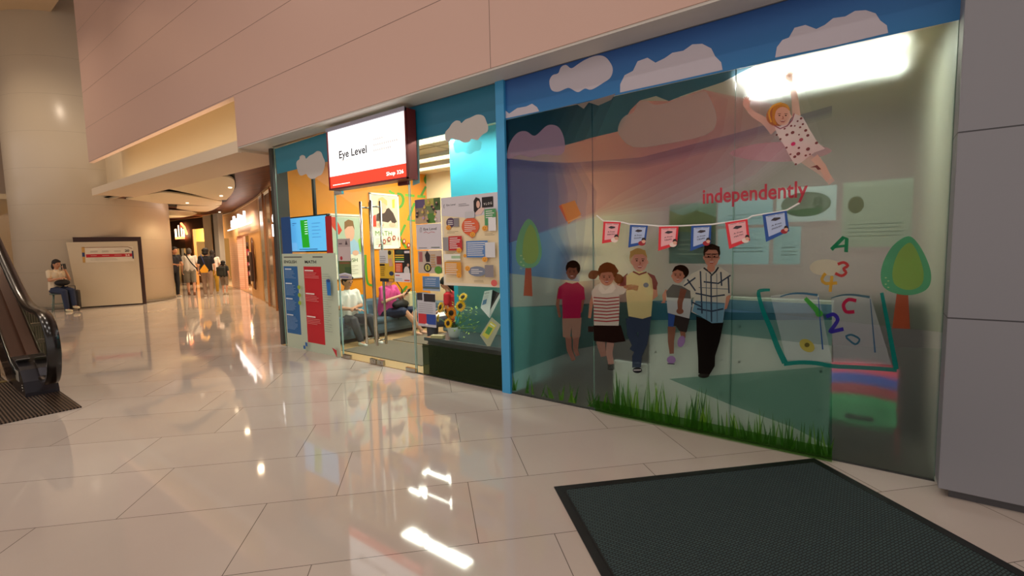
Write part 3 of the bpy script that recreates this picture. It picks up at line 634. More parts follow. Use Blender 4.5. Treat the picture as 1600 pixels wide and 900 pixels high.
a.poly(film('f4dcd8', .8, .2), [(360, 478), (400, 482), (470, 455), (500, 392), (560, 420), (620, 525), (665, 600), (718, 640), (640, 668), (545, 740), (508, 758), (470, 700), (430, 620), (380, 545)])
a.line(film('b06878', .7), [(360, 478), (400, 500), (450, 480), (485, 440), (500, 392)], 8)
for x, y, r, c in [(432, 500, 8, 0), (478, 480, 9, 0), (503, 480, 7, 0), (541, 490, 9, 0), (523, 447, 8, 0), (548, 428, 10, 0), (448, 543, 12, 0), (488, 527, 14, 0), (533, 542, 7, 0), (580, 512, 12, 0), (595, 547, 12, 0), (402, 573, 9, 0), (492, 607, 17, 1), (548, 577, 15, 2), (532, 635, 10, 0), (596, 643, 15, 0), (656, 600, 12, 0), (528, 676, 15, 0), (503, 697, 12, 0), (580, 688, 9, 0), (445, 633, 9, 0), (473, 680, 8, 0), (510, 750, 9, 0), (610, 680, 7, 0), (560, 468, 9, 0), (376, 543, 8, 0)]:
    a.ell(film(['8a4a4c', 'd83a78', 'b05060'][c], .85), x, y, r, r*.75, -.5)
face(a, 418, 412, 56, 66, film('f0c4b0', .85, .3)); a.poly(film('d89a48', .85), [(345, 425), (350, 350), (395, 318), (450, 330), (470, 375), (430, 345), (380, 360), (362, 420), (375, 470), (350, 460)], 3); a.line(film('f0b850', .9), [(338, 455), (322, 390), (350, 340), (410, 318)], 12, 3); a.done('printed_flying_girl', MU)

# ------------------------------------------------------------------ BUNTING
BU = thing('paper_bunting', 'white string bunting of six red and blue paper flags taped on the mural glass', 'bunting', (-1.3, -.02, 1.9))
A = Art(T=(920, 310, 4.706)); bm = bmesh.new()
def bp(x, y, off=.022): return wy(920+x/4.706, 310+y/4.706, -off)
pts = [(58, 125), (108, 168), (180, 170), (255, 178), (295, 190), (430, 197), (520, 205), (660, 203), (760, 198), (900, 192), (1005, 178), (1090, 165), (1168, 150), (1200, 130), (1275, 118), (1370, 105), (1455, 88), (1500, 62), (1548, 35)]
sweep(bm, [bp(*p) for p in pts], circ(.006, 8, .0035), 0, up=Vector((0, 1, 0))); finish('string', bm, P('eceae6', .6), BU)
def flag(q, col, pale, words):
    (x0, y0), (x1, y1), (x2, y2), (x3, y3) = q     # tl, tr, br, bl(point)
    bm = bmesh.new(); prism(bm, [bp(*p, .026) for p in q], None, (0, .0012, 0)); fl = finish('flag', bm, P(col, .6), BU)
    def uv(u, v): t = ((x0*(1-u)+x1*u), (y0*(1-u)+y1*u)); b = ((x3*(1-u)+x2*u), (y3*(1-u)+y2*u)); return (t[0]*(1-v)+b[0]*v, t[1]*(1-v)+b[1]*v)
    a = Art(T=(920, 310, 4.706), step=.0004); a.layer = 66
    a.poly(P(pale, .6), [uv(.12, .08), uv(.9, .08), uv(.88, .86), uv(.14, .86)])
    ink = P('3a3038', .6); L = lambda u0, u1, v, w: a.line(ink, [uv(u0, v), uv(u1, v)], w)
    L(.2, .5, .11, 2); L(.6, .85, .11, 2); a.poly(ink, [uv(.3, .28), uv(.45, .2), uv(.7, .24), uv(.72, .3), uv(.5, .34)])
    for i, t in enumerate(words): a.text(ink, t, uv(.3, .52+.13*i), uv(.72, .52+.13*i), 11)
    c = uv(.84, .92); 
    a.ell(P('a01f2c' if col.startswith('1') else 'f0d8cc', .6), c[0]-8, c[1]+2, 26, 18).ell(P('e0a890', .6), c[0]+6, c[1]-16, 15, 18).poly(P('2a1c18', .6), [(c[0]-12, c[1]-18), (c[0]-4, c[1]-38), (c[0]+14, c[1]-40), (c[0]+24, c[1]-16), (c[0]+8, c[1]-24)])
    a.done('flag_print', fl)
R_, Bl = ('e0303c', 'f0b0b4'), ('1f4f9c', 'b4c4e4')
flag([(108, 170), (235, 175), (214, 312), (97, 332)], *R_, ('A Free', 'MATH'))
flag([(303, 195), (434, 200), (416, 335), (290, 362)], *Bl, ('A Free', 'ENGLISH'))
flag([(516, 208), (660, 205), (648, 342), (510, 386)], *R_, ('A Free', 'TRIAL'))
flag([(754, 202), (902, 198), (895, 330), (746, 388)], *Bl, ('A Free', 'TRIAL'))
flag([(1002, 178), (1166, 152), (1185, 310), (1032, 372)], *R_, ('A Free', 'MATH'))
flag([(1277, 120), (1455, 90), (1474, 240), (1303, 320)], *Bl, ('A Free', 'ENGLISH'))
# ================================================================== SHOP CEILING LIGHTS
TUBE = P('fff6e2', .4, emit=9); LOU = P('e9e4d8', .4)
def troffer(x0, y0, L, W_, label, power, col=(1, .95, .85)):
    t = thing('ceiling_light', label, 'ceiling light', (x0, y0, ZC-.02), 0, 'louvred ceiling lights in the shop')
    bm = bmesh.new(); z = ZC-.001
    box(bm, x0, x0+L, y0, y0+.02, z-.06, z); box(bm, x0, x0+L, y0+W_-.02, y0+W_, z-.06, z); box(bm, x0, x0+.02, y0, y0+W_, z-.06, z); box(bm, x0+L-.02, x0+L, y0, y0+W_, z-.06, z); finish('frame', bm, LOU, t)
    bm = bmesh.new(); n = int(L/.07)
    for i in range(1, n): box(bm, x0+i*L/n-.002, x0+i*L/n+.002, y0+.02, y0+W_-.02, z-.055, z-.015)
    finish('louvre', bm, LOU, t)
    for k in (.3, .7):
        bm = bmesh.new(); cyl(bm, (x0+.03, y0+W_*k, z-.02), (x0+L-.03, y0+W_*k, z-.02), .016, seg=10); finish('tube', bm, TUBE, t)
    area('shop_light', (x0+L/2, y0+W_/2, z-.075), L*.9, power*.62, col, sizey=W_*.8)
troffer(-5.9, .75, 1.5, .28, 'white louvred ceiling light inside the shop nearest the glass doors', 60)
troffer(-6.9, 1.75, 1.5, .28, 'white louvred ceiling light inside the shop, further in above the sofa end', 60)
troffer(-7.2, 2.35, 1.5, .28, 'white louvred ceiling light inside the shop closest to the cream back wall', 45)
troffer(-4.3, .35, .9, .25, 'white louvred ceiling light above the flower counter', 25)
troffer(-1.15, 1.08, 1.3, .15, 'louvred ceiling light behind the top right of the mural glass', 55, (.98, 1, .95))
# ceiling tile grid beams visible between the lights
bm = bmesh.new()
for y in (.62, 1.4, 2.2, 2.9): box(bm, XL, -4.73, y, y+.02, ZC-.006, ZC-.001)
for x in (-7, -6.2, -5.4): box(bm, x, x+.02, .33, YB, ZC-.006, ZC-.001)
struct('trim_7', bm, P('c9b48c', .6))

# ================================================================== ORANGE WALL ART
ORL = thing('wall_decal', 'green segmented line decal of letters and shapes on the orange wall', 'wall decal', (XL, 2.3, 2.4))
pl = planepx((1, 0, 0), XL+.002, (1, 0, 0)); G1 = P('6fb02c', .5); G2 = P('4f9a2c', .5)
def GA(): a = Art(pl, T=(560, 255, 6.21), step=.0004); return a
A = GA(); A.line(G1, [(300, 262), (318, 285), (352, 298)], 24, 3); A.done('green_stroke', ORL); A = GA()
A.line(G2, [(375, 295), (415, 305), (435, 345), (428, 395), (405, 425), (382, 432)], 26, 3); A.done('green_curve', ORL); A = GA()
A.line(G1, [(452, 308), (545, 318)], 26).line(G1, [(570, 320), (650, 325)], 26).line(G2, [(655, 225), (610, 315)], 22).line(G2, [(665, 120), (645, 155), (660, 195)], 26, 3); A.done('green_numeral', ORL); A = GA()
A.line(G2, [(545, 385), (480, 555), (550, 558)], 24).line(G2, [(455, 595), (400, 715), (355, 825)], 24).line(G1, [(400, 720), (465, 825)], 22); A.done('green_letter', ORL); A = GA()
A.T = (0, 0, 1); A.line(G2, [(571, 398), (572, 425), (575, 443), (583, 446)], 3.5, 3).line(G2, [(636, 447), (627, 458), (622, 470)], 3.5); A.done('green_hook', ORL)
RB = thing('wall_decal', 'arc of eight small dark red round badges below the framed picture', 'wall decal', (XL, 2.2, 1.6))
for i, (x, y) in enumerate([(205, 808), (243, 762), (290, 737), (338, 725), (392, 730), (436, 757), (480, 796)]):
    A = Art(pl, T=(560, 255, 6.21), step=.0005); A.layer = 50; A.ell(P('a02a22', .5), x, y, 16, 24).ell(P('e8d0c0', .5), x, y, 8, 13); A.done('badge', RB)
def frame_picture(label, y0, y1, z0, z1, draw):
    t = thing('framed_poster', label, 'framed poster', (XL, y0, z0), 0, 'framed posters on the orange wall')
    bm = bmesh.new(); f = .035
    for a in ((y0, y1, z0, z0+f), (y0, y1, z1-f, z1), (y0, y0+f, z0, z1), (y1-f, y1, z0, z1)): box(bm, XL, XL+.03, a[0], a[1], a[2], a[3], 0, .004)
    finish('frame', bm, P('e9e6da', .4), t)
    A = Art(quadplane((XL+.012, y0, z1), (0, y1-y0, 0), (0, 0, z0-z1), (1, 0, 0)), step=.0005)
    A.poly(P('f0ecd8', .5), [(0, 0), (1, 0), (1, 1), (0, 1)]); draw(A); A.done('picture', t)
SKP = P('e4b096', .6)
def d1(A):
    A.poly(P('b8c8b0', .5), [(.05, .05), (.95, .05), (.95, .62), (.05, .62)]); A.poly(P('d8432c', .5), [(.06, .05), (.2, .05), (.38, .25), (.28, .32), (.1, .2)])
    A.poly(P('9fc4dc', .6), [(.3, .62), (.35, .42), (.5, .36), (.68, .36), (.85, .45), (.92, .62)]); A.ell(SKP, .6, .27, .15, .15); A.poly(P('8a6238', .6), [(.45, .24), (.46, .12), (.58, .08), (.72, .1), (.76, .24), (.7, .18), (.55, .19)])
    A.ell(SKP, .4, .6, .1, .04).ell(SKP, .75, .6, .1, .04); A.poly(P('8fc44a', .5), [(.85, .4), (.95, .35), (.95, .6), (.88, .58)])
    A.text(P('5a7a4a', .5), 'ENGLISH', (.2, .74), (.8, .74), .06)
    for k in range(5): A.line(P('a8a894', .5), [(.2, .8+k*.03), (.8-.1*(k % 2), .8+k*.03)], .006)
def d2(A):
    A.poly(P('d8c8b0', .5), [(.06, .05), (.94, .05), (.94, .62), (.06, .62)]); A.poly(P('e8c040', .5), [(.78, .1), (.88, .08), (.86, .25), (.78, .25)]); A.poly(P('d8432c', .5), [(.08, .42), (.2, .38), (.2, .6), (.08, .6)])
    A.poly(P('3a2418', .6), [(.2, .5), (.22, .38), (.4, .32), (.65, .25), (.8, .34), (.92, .5), (.78, .55), (.7, .48), (.6, .52), (.4, .5)]); A.ell(SKP, .42, .24, .15, .12); A.poly(P('d0b070', .6), [(.26, .22), (.3, .1), (.45, .06), (.6, .12), (.6, .22), (.45, .16)])
    A.ell(SKP, .75, .56, .12, .04).ell(SKP, .35, .56, .12, .04); A.text(P('5a8a3a', .5), 'MATH', (.15, .76), (.72, .76), .09)
    for k in range(4): A.line(P('a8a894', .5), [(.15, .82+k*.03), (.7, .82+k*.03)], .006)
frame_picture('framed poster of a child in a light blue shirt on the orange wall', .94, 1.62, .98, 2.13, d1)
frame_picture('framed MATH poster of a child in a dark top, higher on the orange wall', 1.80, 2.48, 1.50, 2.55, d2)
# white sheet below first frame
# ------------------------------------------------------------------ signs on the aqua partition
t = thing('wall_notice', 'white and aqua upright notices on the side wall beside the mural room', 'notice', (-3.07, .35, 2.3))
A = Art(quadplane((-3.062, .12, 2.9), (0, .7, 0), (0, 0, -1.1), (-1, 0, 0)), step=.0006)
A.poly(P('e8fffa', .4), [(.05, .05), (.95, .05), (.95, .95), (.05, .95)])
A.line(P('2f5f70', .5), [(.2, .1), (.2, .5)], .05).line(P('2f5f70', .5), [(.7, .08), (.5, .3), (.8, .3)], .05).line(P('5f9fa8', .5), [(.4, .45), (.55, .9)], .03); A.done('notice_sheet', t)

# ================================================================== SOFA
SO = P('506878', .75, bump=.25, bscale=90)
s = thing('sofa', 'long blue grey upholstered sofa against the orange wall', 'sofa', (-7.1, 1.6, 0))
bm = bmesh.new(); box(bm, -7.5, -6.72, .35, 3.0, .06, .28, 0, .07); finish('base', bm, SO, s)
for y0, y1 in ((.62, 1.62), (1.64, 2.72)):
    bm = bmesh.new(); box(bm, -7.38, -6.70, y0, y1, .25, .34, 0, .035); finish('seat_cushion', bm, SO, s)
bm = bmesh.new(); box(bm, -7.56, -7.28, .35, 3.0, .17, .60, 0, .09); finish('backrest', bm, SO, s)
for y0 in (.33, 2.72):
    bm = bmesh.new(); box(bm, -7.5, -6.72, y0, y0+.28, .06, .45, 0, .09); finish('armrest', bm, SO, s)
for x in (-7.4, -6.82):
    for y in (.45, 2.9):
        bm = bmesh.new(); cyl(bm, (x, y, .008), (x, y, .07), .02); finish('leg', bm, P('2a2622', .4), s)
bm = bmesh.new(); box(bm, -.07, .07, -.2, .2, 0, .38, 0, .06); bm.transform(Matrix.Translation((-7.15, 1.14, .35)) @ Matrix.Rotation(-.25, 4, 'Y') @ Matrix.Rotation(.2, 4, 'Z'))
tag(finish('throw_pillow', bm, P('4f93a4', .8)), 'teal square throw pillow on the sofa behind the door handles', 'pillow')

# round white table
t = thing('round_table', 'small round white pedestal table beside the door pane', 'table', (-5.85, 2.1, 0))
bm = bmesh.new(); cyl(bm, (-5.85, 2.1, .34), (-5.85, 2.1, .37), .33, seg=40); finish('tabletop', bm, P('f4f6f6', .3), t)
bm = bmesh.new(); cyl(bm, (-5.85, 2.1, .03), (-5.85, 2.1, .34), .04, seg=16); finish('pedestal', bm, P('e8e8e8', .3), t)
bm = bmesh.new(); cyl(bm, (-5.85, 2.1, .019), (-5.85, 2.1, .03), .2, .17, seg=32); finish('base', bm, P('dddddd', .3), t)

# ================================================================== DISPLAY COUNTER AND FLOWERS
t = thing('display_counter', 'dark slate display counter behind the pane right of the doors', 'counter', (-3.7, .3, 0))
bm = bmesh.new(); box(bm, -4.33, -3.1, .06, .62, .40, .44, 0, .004); finish('countertop', bm, P('3a4448', .25), t)
bm = bmesh.new(); box(bm, -4.30, -3.1, .10, .60, .008, .40, 0, .004); finish('body', bm, P('2c342e', .5), t)
bm = bmesh.new(); box(bm, -4.28, -3.1, .62, .66, .008, 1.08, 0, .004)
tag(finish('low_screen', bm, P('4f8a86', .5)), 'teal low screen panel standing behind the sunflowers', 'screen panel')
# frosted film strip in front of the counter
q = [wy(660, 533, -.002), wy(785, 552, -.002)]
bm = bmesh.new(); box(bm, -4.29, -3.08, -.003, -.001, .01, .375)
tag(finish('frosted_strip', bm, film('5a6a4c', .25, .7)), 'dark green frosted film strip along the foot of the pane right of the doors', 'window film')
# plant pot and sunflowers
F = Vector((-3.98, .22, .441))
v = thing('sunflower_bouquet', 'bouquet of yellow sunflowers with green sprays in a white pot on the counter', 'flowers', F)
prof = [(.045, 0), (.06, .02), (.075, .08), (.08, .12), (.07, .13)]
bm = bmesh.new(); rings = []
for r_, z_ in prof: rings.append([bm.verts.new((F.x+r_*math.cos(2*PI*i/20), F.y+r_*math.sin(2*PI*i/20), F.z+z_)) for i in range(20)])
for a in range(len(rings)-1):
    for i in range(20): bm.faces.new([rings[a][i], rings[a][(i+1) % 20], rings[a+1][(i+1) % 20], rings[a+1][i]])
bm.faces.new(list(reversed(rings[0]))); finish('pot', bm, P('cfd0cc', .3), v, smooth=True)
YP = P('ffc414', .55); YP2 = P('f59a12', .55); BRN = P('3a2010', .8); LG = P('6f9a2c', .6); ST = P('4a7a28', .6)
def sunflower(c, r_, nrm, col):
    r_ *= 1.18
    c = Vector(c); N = Vector(nrm).normalized(); q = N.to_track_quat('Z', 'Y'); M = Matrix.Translation(c) @ q.to_matrix().to_4x4()
    bm = bmesh.new(); cyl(bm, F+Vector((0, 0, .1)), c-N*.02, .005, .004, seg=6); finish('stem', bm, ST, v)
    b2 = bmesh.new()
    for ring, (n, off) in enumerate(((16, 0), (16, .2))):
        for i in range(n):
            a = 2*PI*i/n+off; e = r_*random.uniform(.9, 1.05); 
            d = Vector((math.cos(a), math.sin(a), 0)); s = Vector((-math.sin(a), math.cos(a), 0)); z = Vector((0, 0, 1))
            ps = [d*r_*.35, d*e*.7+s*r_*.13+z*.006*(1-ring), d*e+z*(-.004-.01*ring), d*e*.7-s*r_*.13+z*.006*(1-ring)]
            vs = [b2.verts.new(p-z*.002*ring) for p in ps]; b2.faces.new(vs)
    b2.transform(M); hd = finish('sunflower_head', b2, col, v)
    b3 = bmesh.new(); ball(b3, (0, 0, 0), (r_*.42, r_*.42, r_*.16), 0, 16); b3.transform(M); finish('seed_disc', b3, BRN, hd)
def fp(px, py, y=.2): return wy(px, py, y)
for (px, py, yy, r_, nr, cl) in [(688, 480, .14, .062, (-.3, -1, .3), YP), (697, 486, .12, .060, (-.6, -1, -.1), YP2), (705, 489, .18, .066, (.2, -1, .1), YP2), (723, 464, .24, .052, (.2, -1, .8), YP), (719, 478, .2, .062, (.2, -1, .25), YP), (700, 505, .12, .056, (0, -1, .1), YP), (684, 497, .16, .045, (-.8, -.6, .1), YP)]:
    sunflower(fp(px, py, yy), r_, nr, cl)
bm = bmesh.new()
for k in range(130):
    c = fp(random.uniform(705, 748), random.uniform(480, 520), random.uniform(.12, .32)); c.x = max(-4.25, min(-3.2, c.x))
    if k % 2: c = fp(random.gauss(716, 6), random.gauss(495, 14), .22)
    d = Vector((random.uniform(-1, 1), random.uniform(-1, 1), random.uniform(-.3, 1))).normalized(); s_ = d.cross(Vector((0, 0, 1))).normalized()*.011
    vs = [bm.verts.new(c), bm.verts.new(c+d*.018+s_), bm.verts.new(c+d*.04), bm.verts.new(c+d*.018-s_)]; bm.faces.new(vs)
finish('leaf_spray', bm, P('9ab83a', .6), v)['kind'] = 'stuff'
bm = bmesh.new()
for k in range(26):
    c = fp(random.uniform(708, 752), random.uniform(484, 515), random.uniform(.14, .3)); c.x = min(c.x, -3.3); tube(bm, [F+Vector((0, 0, .11)), (F+c)/2+Vector((0, 0, .05)), c], .002, 4)
finish('spray_stems', bm, ST, v)['kind'] = 'stuff'
# small card box in front of pot
bm = bmesh.new(); xbox(bm, Matrix.Translation((-4.13, .10, .441)) @ Matrix.Rotation(.3, 4, 'Z'), .16, .07, .035, 0, .003)
tag(finish('small_box', bm, P('b8a878', .5)), 'small flat beige box on the counter left of the sunflower pot', 'box')
# papers leaning in the window
def sheet(name, label, cat, px, y, dy, m, art=None):
    t = thing(name, label, cat, wy(*px[3], y)); c = [wy(p[0], p[1], y+(dy if i < 2 else 0)) for i, p in enumerate(px)]
    bm = bmesh.new(); prism(bm, c, None, (0, .006, 0)); finish('pages', bm, m, t)
    if art: 
        O, X, Y = c[0], c[1]-c[0], c[3]-c[0]; A = Art(quadplane(O, X, Y, (0, -1, 0)), step=.0006); art(A); A.done('cover_print', t)
    return t
def np_(A): A.poly(P('5a82a8', .5), [(.1, .55), (.6, .5), (.6, .8), (.1, .85)]); A.text(P('3a3a3a', .6), 'NEWS', (.1, .2), (.7, .18), .1); [A.line(P('8a8a88', .6), [(.1, .3+k*.06), (.7, .28+k*.06)], .012) for k in range(4)]
n1 = sheet('newspaper', 'open folded newspaper standing in the window above the green booklet', 'newspaper', [(757, 455), (769, 453), (764, 496), (751, 481)], .07, .03, P('e4e6e4', .7), np_)
bm = bmesh.new(); prism(bm, [wy(*p, .12) for p in [(769, 453), (783, 459), (764, 496), (762, 490)]], None, (0, .006, 0)); finish('inner_page', bm, P('2a2422', .6), n1)
bm = bmesh.new(); prism(bm, [wy(*p, .105) for p in [(781, 458), (784, 459), (765, 497), (761, 493)]], None, (0, .006, 0)); finish('page_edge', bm, P('e4e4e0', .6), n1)
def bk(A): A.poly(P('d8c84a', .5), [(.12, .15), (.75, .12), (.75, .9), (.12, .92)]); A.poly(P('5a9a4a', .5), [(.2, .4), (.6, .35), (.65, .7), (.25, .75)]); A.line(P('f0f0e0', .5), [(.2, .25), (.65, .22)], .05)
sheet('booklet', 'yellow and green tilted booklet on a clear stand in the window', 'booklet', [(768, 496), (782, 508), (764, 545), (750, 524)], .06, .02, P('b4ac94', .5), bk)

# ================================================================== SCREEN ON A CEILING POLE
t = thing('wall_screen', 'blue information screen with a green column hanging on a black pole behind the left pane', 'screen', wy(483, 396, .08))
a, b_ = wy(453.5, 396, .08), wy(513, 336, .08)
q = [wy(454, 341, .08), wy(509.5, 336, .08), wy(511, 394, .08), wy(456, 395, .08)]
sx0, sx1, sz0, sz1 = q[3].x-.02, q[1].x+.02, 1.475, 2.015
bm = bmesh.new(); box(bm, sx0, sx1, .08, .125, sz0, sz1, 0, .006); finish('bezel', bm, P('1c1e22', .3), t)
A = Art(quadplane((sx0+.02, .078, sz1-.02), (sx1-sx0-.04, 0, 0), (0, 0, -(sz1-sz0-.04)), (0, -1, 0)), step=.0005)
A.poly(P('5fb0e8', .4, emit=.85), [(0, 0), (1, 0), (1, 1), (0, 1)]); A.poly(P('1fa018', .4, emit=.7), [(.3, .08), (.5, .08), (.53, .9), (.33, .9)])
W3 = P('e8f6ff', .4, emit=.8); D3 = P('2f6f9c', .4, emit=.4)
for k in range(6): A.line(W3, [(.42, .14+k*.07), (.5, .14+k*.07)], .02)
for k in range(5): A.line(D3, [(.62, .2+k*.1), (.85-.05*(k % 2), .2+k*.1)], .01)
A.line(D3, [(.08, .16), (.2, .16)], .02).line(D3, [(.08, .22), (.14, .22)], .012).line(D3, [(.25, .95), (.75, .95)], .025); A.done('display', t)
bm = bmesh.new(); px_ = wy(490, 300, .14).x; box(bm, px_-.028, px_+.028, .13, .16, 1.7, ZC); finish('ceiling_pole', bm, P('1c1a18', .4), t)

# ================================================================== POSTERS ON THE GLASS
def poster(name, label, px, y, base, draw, group=None, cat='poster', th=.0015):
    c = [wy(p[0], p[1], y) for p in px]; x0, x1 = (c[0].x+c[3].x)/2, (c[1].x+c[2].x)/2; z1, z0 = (c[0].z+c[1].z)/2, (c[2].z+c[3].z)/2
    t = thing(name, label, cat, (x0, y, z0), 0, group); bm = bmesh.new(); box(bm, x0, x1, y-th, y, z0, z1); finish('sheet', bm, P(base, .5), t)
    A = Art(quadplane((x0, y-th, z1), (x1-x0, 0, 0), (0, 0, z0-z1), (0, -1, 0)), step=.0005); draw(A); A.done('print', t); return t
def rows(A, c, u0, u1, v0, dv, n, w_=.008, jit=.08):
    for k in range(n): A.line(P(c, .6), [(u0, v0+k*dv), (u1-random.random()*jit, v0+k*dv)], w_)
def qd(A, c, a, b, u, v): return A.poly(P(c, .55), [(a, b), (u, b), (u, v), (a, v)])
YF = -.0035
def emoji(A, u, v, r_=.045):
    A.ell(P('f2a83a', .5), u, v, r_, r_*.62); A.ell(P('5a3418', .5), u-r_*.35, v-.005, r_*.12, r_*.1).ell(P('5a3418', .5), u+r_*.35, v-.005, r_*.12, r_*.1); A.line(P('7a3418', .5), [(u-r_*.4, v+.01), (u, v+.017), (u+r_*.4, v+.01)], .004)
def big(A):
    qd(A, 'f0ddb4', .04, .2, .97, .97); A.poly(P('d8d4da', .5), [(0, 0), (1, 0), (1, .2), (.5, .25), (0, .2)])
    A.text(P('3a3438', .5), 'Eye Level', (.1, .095), (.26, .095), .02, .01); A.line(P('3a3438', .5), [(.06, .075), (.05, .09), (.055, .12)], .008); rows(A, '6a666c', .32, .52, .09, .018, 2, .005)
    A.poly(P('1e1614', .6), [(.58, .19), (.58, .07), (.62, .03), (.68, .05), (.7, .1), (.68, .2)]); A.ell(P('e4b8a4', .6), .655, .11, .03, .04); A.poly(P('e8c8bc', .6), [(.6, .2), (.66, .16), (.74, .13), (.76, .16), (.7, .22), (.62, .22)]); qd(A, '1c1618', .72, .04, .9, .15); A.text(P('f0ece8', .5), 'V L O G', (.75, .125), (.88, .12), .025, .01)
    def bub(c, a, b, u, v, n): qd(A, c, a, b, u, v); rows(A, 'f0ece8', a+.02, u-.02, b+.022, .022, n, .008)
    A.ell(P('5a4460', .5), .17, .285, .08, .055); rows(A, 'f0ece8', .12, .22, .265, .02, 3, .007, .02); qd(A, '8a8488', .23, .24, .32, .335); emoji(A, .13, .34)
    A.ell(P('e0643a', .5), .52, .34, .15, .095); A.poly(P('e0643a', .5), [(.45, .42), (.6, .42), (.55, .47)]); rows(A, 'f4e4dc', .42, .62, .29, .02, 6, .007); qd(A, 'c8c8cc', .44, .18, .6, .25); emoji(A, .56, .43)
    bub('4f9a62', .77, .17, .95, .34, 4); qd(A, 'e8e8ea', .83, .26, .95, .4); emoji(A, .77, .37)
    bub('c42a2e', .14, .44, .38, .6, 6); qd(A, '9a9698', .04, .45, .14, .6); emoji(A, .33, .6)
    bub('5a86c0', .46, .50, .82, .68, 7); qd(A, 'd8dade', .78, .52, .94, .68); emoji(A, .77, .7); emoji(A, .44, .66, .03)
    qd(A, 'f0efe4', .06, .64, .36, .71); qd(A, 'a8c8a0', .2, .66, .36, .69); bub('e09a2a', .07, .73, .37, .87, 6); emoji(A, .33, .88)
    A.ell(P('7a8498', .5), .65, .83, .15, .055); rows(A, 'f0ece8', .55, .75, .81, .02, 3, .007); qd(A, '8a8488', .78, .76, .92, .89); emoji(A, .49, .8)
    for (a, b) in ((.15, .39), (.6, .93), (.8, .43), (.12, .62)): rows(A, '8a7a5a', a, a+.2, b, .014, 2, .004)
    A.ell(P('d8605a', .5), .93, .95, .05, .035)
poster('poster', 'large cream poster with speech bubbles on the pane right of the doors', [(690, 310), (781, 299), (784, 452), (693, 443)], YF, 'ece2cc', big)
def collage(A):
    for a, b, u, v, c in [(0, 0, .4, .35, '6a5a80'), (.4, 0, .75, .3, 'b8b45a'), (.75, 0, 1, .5, '4f6a3a'), (0, .35, .45, .7, '9a8a6a'), (.45, .3, .8, .6, '7a8a58'), (0, .7, .5, 1, 'c4a882'), (.5, .6, .8, 1, '5a8a3a'), (.8, .5, 1, 1, 'd4c8c0')]: qd(A, c, a, b, u, v)
    for k in range(14): x, y = random.uniform(.08, .92), random.uniform(.1, .9); A.ell(P(random.choice(['e8dcd0', 'b89cc0', 'd8c060', '3a3230']), .5), x, y, .05, .05); A.ell(P('d4a088', .5), x, y-.07, .03, .03)
poster('poster', 'green and purple photo collage sheet left of the large cream poster', [(648, 312), (688, 309), (689, 348), (650, 350)], YF, 'a8a490', collage)
def el(A):
    A.text(P('2a2628', .5), 'Eye Level', (.3, .24), (.82, .24), .1, .01); A.line(P('c03a3a', .5), [(.3, .34), (.4, .30), (.5, .36), (.6, .31), (.75, .34)], .015, 2); A.line(P('5a4a4a', .5), [(.2, .12), (.16, .18), (.17, .3), (.22, .3), (.23, .18), (.2, .12)], .012); rows(A, '6a6a6a', .08, .45, .93, .03, 1, .02); rows(A, '5a6a5a', .58, .95, .92, .03, 1, .03)
poster('poster', 'white Eye Level sheet below the photo collage on the glass', [(650, 351), (689, 349), (691, 389), (652, 391)], YF, 'd8d4dc', el)
def p3(A):
    qd(A, 'c8b8a8', 0, 0, 1, 1); qd(A, 'b06a6a', .05, .05, .2, .5); A.poly(P('2a2024', .5), [(.3, .2), (.4, .0), (.52, .2), (.5, .5), (.35, .5)]); A.ell(P('1e1a1c', .5), .4, .75, .16, .2).ell(P('c8c060', .5), .4, .75, .11, .14); A.line(P('3a5a3a', .5), [(.4, .66), (.4, .84)], .05); rows(A, 'c09a6a', .55, .78, .2, .1, 6, .05); qd(A, '8a3a34', .8, .25, .98, .6); A.ell(P('5a9a34', .5), .85, .85, .15, .17)
poster('poster', 'busy poster with a black round emblem and green dot, below the white Eye Level sheet', [(652, 392), (690, 391), (692, 427), (655, 427)], YF, 'c8b8a8', p3)
def p4(A): qd(A, '5f86b4', .02, .02, .98, .72); rows(A, 'c8d4e4', .15, .8, .2, .14, 4, .03); qd(A, '5a6a6a', .02, .72, .98, .86); A.text(P('e0e8f4', .5), 'NOTICE', (.3, .2), (.8, .2), .09)
poster('poster', 'small blue notice sheet under the busy poster on the glass', [(660, 432), (687, 432), (688, 455), (661, 454)], YF, '9ab0cc', p4)
def p5(A): qd(A, '3a3438', 0, 0, .3, .22); qd(A, '2a2428', .38, .02, 1, .25); rows(A, '9a9aa0', .08, .9, .32, .06, 5, .012); qd(A, 'c8303a', .05, .62, .5, .92); qd(A, '28489a', .5, .62, 1, .92); A.ell(P('e8e0e0', .5), .5, .93, .08, .03)
poster('poster', 'white sheet with red and blue lower halves, lowest on the pane right of the doors', [(651, 458), (680, 458), (682, 513), (654, 508)], YF, 'c4c4cc', p5)
def p6(A):
    qd(A, 'dcdcdc', 0, 0, .62, .42); qd(A, 'e2b62c', 0, .42, 1, .9); qd(A, 'e2c85c', .62, 0, 1, .42); A.ell(P('2e2018', .5), .75, .09, .12, .07); A.poly(P('d8a890', .5), [(.65, .28), (.85, .25), (.95, .5), (.7, .52)]); A.ell(P('2a3a5a', .5), .82, .74, .16, .07); rows(A, '6a6a70', .05, .5, .2, .06, 4, .014); qd(A, '1e1a18', .02, .44, .38, .5); rows(A, '8a6a1c', .08, .4, .56, .06, 5, .02); qd(A, '241c20', .02, .9, 1, 1); qd(A, 'e0a030', .65, .91, .97, .99)
poster('poster', 'yellow and white leaflet with a black foot strip on the right glass door', [(593, 391), (615, 390), (616, 440), (594, 440)], YF, 'e2c85c', p6)
